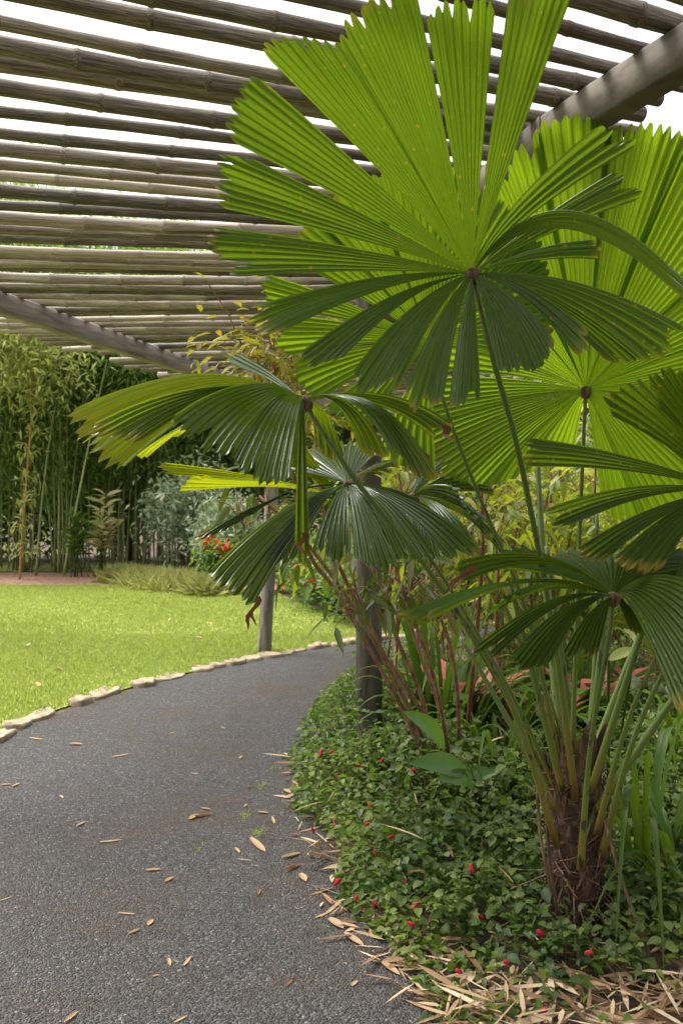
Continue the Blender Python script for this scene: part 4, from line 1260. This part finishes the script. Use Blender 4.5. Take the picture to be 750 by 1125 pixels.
# bamboo clumps
def bamboo(label, x, y, h, ncul, nleaf, lean, spread=.75):
    t = thing('bamboo_clump', label, 'bamboo', (x, y, 0), 'bamboo clumps behind the lawn')
    P, D = [], []
    for i in range(ncul):
        bx, by = x + random.gauss(0, spread), y + random.gauss(0, .5)
        hh_ = h * random.uniform(.7, 1.08)
        ex, ey = bx + random.gauss(lean, .9), by + random.gauss(-.5, .7)
        pts = bez((bx, by, 0), (bx + (ex - bx) * .2, by, hh_ * .6), (ex, ey, hh_), 22)
        rr = np.linspace(.021, .006, 22) * random.uniform(.75, 1.25); rr[::2] *= 1.06
        m_ = MB(); m_.tube(pts, rr, 6); m_.build('culm', M['culm'], t)
        per = nleaf // ncul
        zlow = random.uniform(.17, .36)
        u_ = rng.random(per) ** .8 * (1 - zlow) + zlow
        c_ = pts[np.clip((u_ * 21).astype(int), 0, 21)]
        k = rng.integers(0, 26, per)          # branchlets gather the leaves
        off = rng.normal(0, 1, (26, 3)) * [.5, .42, .3]
        P.append(c_ + off[k] * (.5 + .7 * rng.random((per, 1))) + rng.normal(0, .1, (per, 3)))
        D.append(off[k] * 1.2 + rng.normal(0, .4, (per, 3)) + [0, 0, -.5])
    P = np.concatenate(P); D = np.concatenate(D); n_ = len(P)
    foliage('foliage', P, D, rng.uniform(.14, .26, n_), rng.uniform(.03, .05, n_), M['bamboo'], t, small=True)
    return t


names_b = ['bamboo clump at the left edge of the photo', 'bamboo clump behind the bright young shoot', 'bamboo clump left of the gingers', 'bamboo clump directly behind the gingers', 'bamboo clump right of the gingers', 'bamboo clump behind the silvery shrub', 'bamboo clump at the right end of the row']
for i, xb in enumerate((-9.4, -8.1, -6.9, -5.7, -4.6, -3.5, -2.4)):
    bamboo(names_b[i], xb, 23.0 + .5 * (i % 2), [10.5, 10, 9.4, 8.8, 8.4, 8.0, 7.6][i], 22, 15400, .1)
back = ['dark bamboo clump in the second row, leftmost', 'dark bamboo clump in the second row behind the young shoot', 'dark bamboo clump in the second row behind the gingers', 'dark bamboo clump in the second row behind the silvery shrub', 'dark bamboo clump in the second row, rightmost']
for i, xb in enumerate((-11.2, -8.8, -6.4, -4.2, -2.0)):
    bamboo(back[i], xb, 25.4, [11.5, 11, 10, 9, 8.5][i], 14, 16800, 0, 1.0)

# bright young arching shoot
g_ = gnd(22, 637)
dY = g_.y
t = thing('young_bamboo', 'arching young bamboo shoot with orange stem and lime leaves', 'bamboo', tuple(g_))
m_ = MB(); pts = spline([g_, at(24, 600, dY), at(30, 520, dY), at(35, 450, dY), at(30, 400, dY - .2), at(5, 350, dY - .5)], 30); m_.tube(pts, np.linspace(.026, .014, len(pts)), 7); m_.build('culm', M['tan'], t)
P = np.concatenate([pts[rng.integers(3, 15, 420) * 2] + rng.normal(0, .1, (420, 3)) + rng.choice([-.22, .22], (420, 1)) * [1, 0, 0] * rng.random((420, 1)), np.array(tuple(at(18, 392, dY))) + rng.normal(0, 1, (2600, 3)) * [.75, .4, .5], np.array(tuple(at(-20, 350, dY))) + rng.normal(0, 1, (1500, 3)) * [.7, .4, .6]])
foliage('foliage', P, rand_dir(len(P), -.4), rng.uniform(.14, .28, len(P)), .05, M['bright'], t, small=True)
# orange culm bits show in the grove too: leaning yellow culms
for (x0, x1, y1, lab) in ((70, 118, 395, 'leaning yellow culm rising left of the gingers'), (40, 62, 440, 'leaning yellow culm right of the orange-stemmed shoot')):
    g_ = gnd(x0, 633); m_ = MB(); m_.tube(bez(g_, at((x0 + x1) / 2 - 4, 520, g_.y), at(x1, y1, g_.y), 16), np.linspace(.03, .014, 16), 7)
    tag(m_.build('bamboo_culm', M['tan'] if False else M['culm'], loc=tuple(g_)), lab, 'bamboo')


def tree(label, x, y, h, r, n, mat, group='trees beyond the pergola', leaf=.2, name='leafy_tree', trunk_r=.16, lo=.4):
    t = thing(name, label, 'tree', (x, y, 0), group)
    b_ = np.array([x, y, 0.0])
    m_ = MB()
    top = b_ + [random.gauss(0, .3), random.gauss(0, .3), h * .72]
    m_.tube(bez(b_ - [0, 0, .1], b_ + [random.gauss(0, .2), 0, h * .35], top, 10), np.linspace(trunk_r, trunk_r * .35, 10), 8)
    P = blob_points(b_ + [0, 0, h * (lo + (1 - lo) * .5)], r * .72, r * .72, h * (1 - lo) * .42, n, rng, 26, .25)
    for i in range(12):
        e = P[i * (n // 12)]; s = b_ + (top - b_) * random.uniform(.45, .95)
        m_.tube(bez(s, (s + e) / 2 + [0, 0, .2], e, 6), np.linspace(trunk_r * .4, trunk_r * .08, 6), 5)
    m_.build('trunk', M['stemwood'], t)
    foliage('crown', P, rand_dir(n, -.2, .8), rng.uniform(.7, 1.3, n) * leaf, rng.uniform(.8, 1.2, n) * leaf * .4, mat, t, small=True)


tl = [('tree behind the bed, seen between the palm stalks', 2.2, 17.5, 6.5, 2.2, 9000), ('tree farther right behind the bed', 5.5, 15.5, 6.0, 2.3, 9000), ('tree at the far right beyond the bed', 9.0, 14, 6.5, 2.6, 8000),
      ('tree closing the view beyond the path bend', 0.2, 21.0, 6.5, 2.3, 9000), ('tall tree behind the right trees', 4.0, 22, 8.5, 3.0, 9000)]
for l, x, y, h, r_, n in tl:
    tree(l, x, y, h, r_, n, M['tree'], lo=.12)
for k, (x, l) in enumerate(((-13.5, 'dense tree behind the bamboo, leftmost'), (-10, 'dense tree behind the bamboo, second from the left'), (-6.6, 'dense tree behind the middle of the bamboo'), (-3.2, 'dense tree behind the right end of the bamboo'), (.2, 'dense tree right of the bamboo, behind the lawn hedge'))):
    tree(l, x, 28.5, 7.5, 2.9, 9000, M['tree'], 'dense trees behind the bamboo', leaf=.34, lo=.0)
tree('tall tree whose leaves show above the left of the pergola', -6.4, 12.5, 10.0, 2.4, 800, M['bright'], leaf=.17, lo=.55)
# lower bushes closing the bed at the back right
for k, (x, y, l) in enumerate(((2.6, 9.6, 'broad green bush at the far side of the bed'), (4.2, 9.2, 'rounded green bush at the right back of the bed'), (3.4, 11.2, 'green bush beyond the inner pergola posts'))):
    shrub(l, (x, y, 0), 2.2, 1.0, M['shrubY'], 3200, .16, .06, 'green bushes behind the bed')

# ------------------------------------------------------------------ light, sky, camera
w = bpy.data.worlds.new('World'); scene.world = w
w.use_nodes = True
nt = w.node_tree
nt.nodes.clear()
sky = nt.nodes.new('ShaderNodeTexSky'); sky.sky_type = 'NISHITA'; sky.sun_disc = False
SUN_EL, SUN_AZ = 64.0, -62.0          # sun high on the left
sky.sun_elevation = R(SUN_EL); sky.sun_rotation = R(SUN_AZ)
sky.air_density = 1.0; sky.dust_density = 6.0; sky.ozone_density = 1.0
hs = nt.nodes.new('ShaderNodeHueSaturation'); hs.inputs['Saturation'].default_value = .1
bg = nt.nodes.new('ShaderNodeBackground'); bg.inputs['Strength'].default_value = .15
wo = nt.nodes.new('ShaderNodeOutputWorld')
nt.links.new(sky.outputs[0], hs.inputs['Color']); nt.links.new(hs.outputs[0], bg.inputs['Color']); nt.links.new(bg.outputs[0], wo.inputs['Surface'])

sl = bpy.data.lights.new('sun', 'SUN'); sl.energy = 1.5; sl.angle = R(20); sl.color = (1, .96, .88)
so = bpy.data.objects.new('sun', sl); COL.objects.link(so)
az = R(SUN_AZ)
to_sun = Vector((math.sin(az) * math.cos(R(SUN_EL)), math.cos(az) * math.cos(R(SUN_EL)), math.sin(R(SUN_EL))))
so.rotation_euler = to_sun.to_track_quat('Z', 'Y').to_euler(); so.location = (0, 0, 20)

cam = bpy.data.cameras.new('camera'); cam.sensor_fit = 'VERTICAL'; cam.sensor_height = 24.0; cam.sensor_width = 16.0
cam.lens = 24.0 * F / 1125.0
cam.clip_start = .05; cam.clip_end = 500
cam.dof.use_dof = True; cam.dof.focus_distance = 2.6; cam.dof.aperture_fstop = 5.0
co = bpy.data.objects.new('camera', cam); COL.objects.link(co)
co.location = (0, 0, EYE); co.rotation_euler = (R(90), 0, 0)
scene.camera = co

scene.view_settings.view_transform = 'Standard'; scene.view_settings.look = 'None'
scene.view_settings.gamma = 1; scene.view_settings.exposure = 1.4
scene.view_settings.use_curve_mapping = False
try:
    scene.cycles.use_denoising = True
    scene.cycles.max_bounces = 10; scene.cycles.diffuse_bounces = 5; scene.cycles.transmission_bounces = 6; scene.cycles.transparent_max_bounces = 6
    scene.cycles.sample_clamp_indirect = 8
except Exception:
    pass
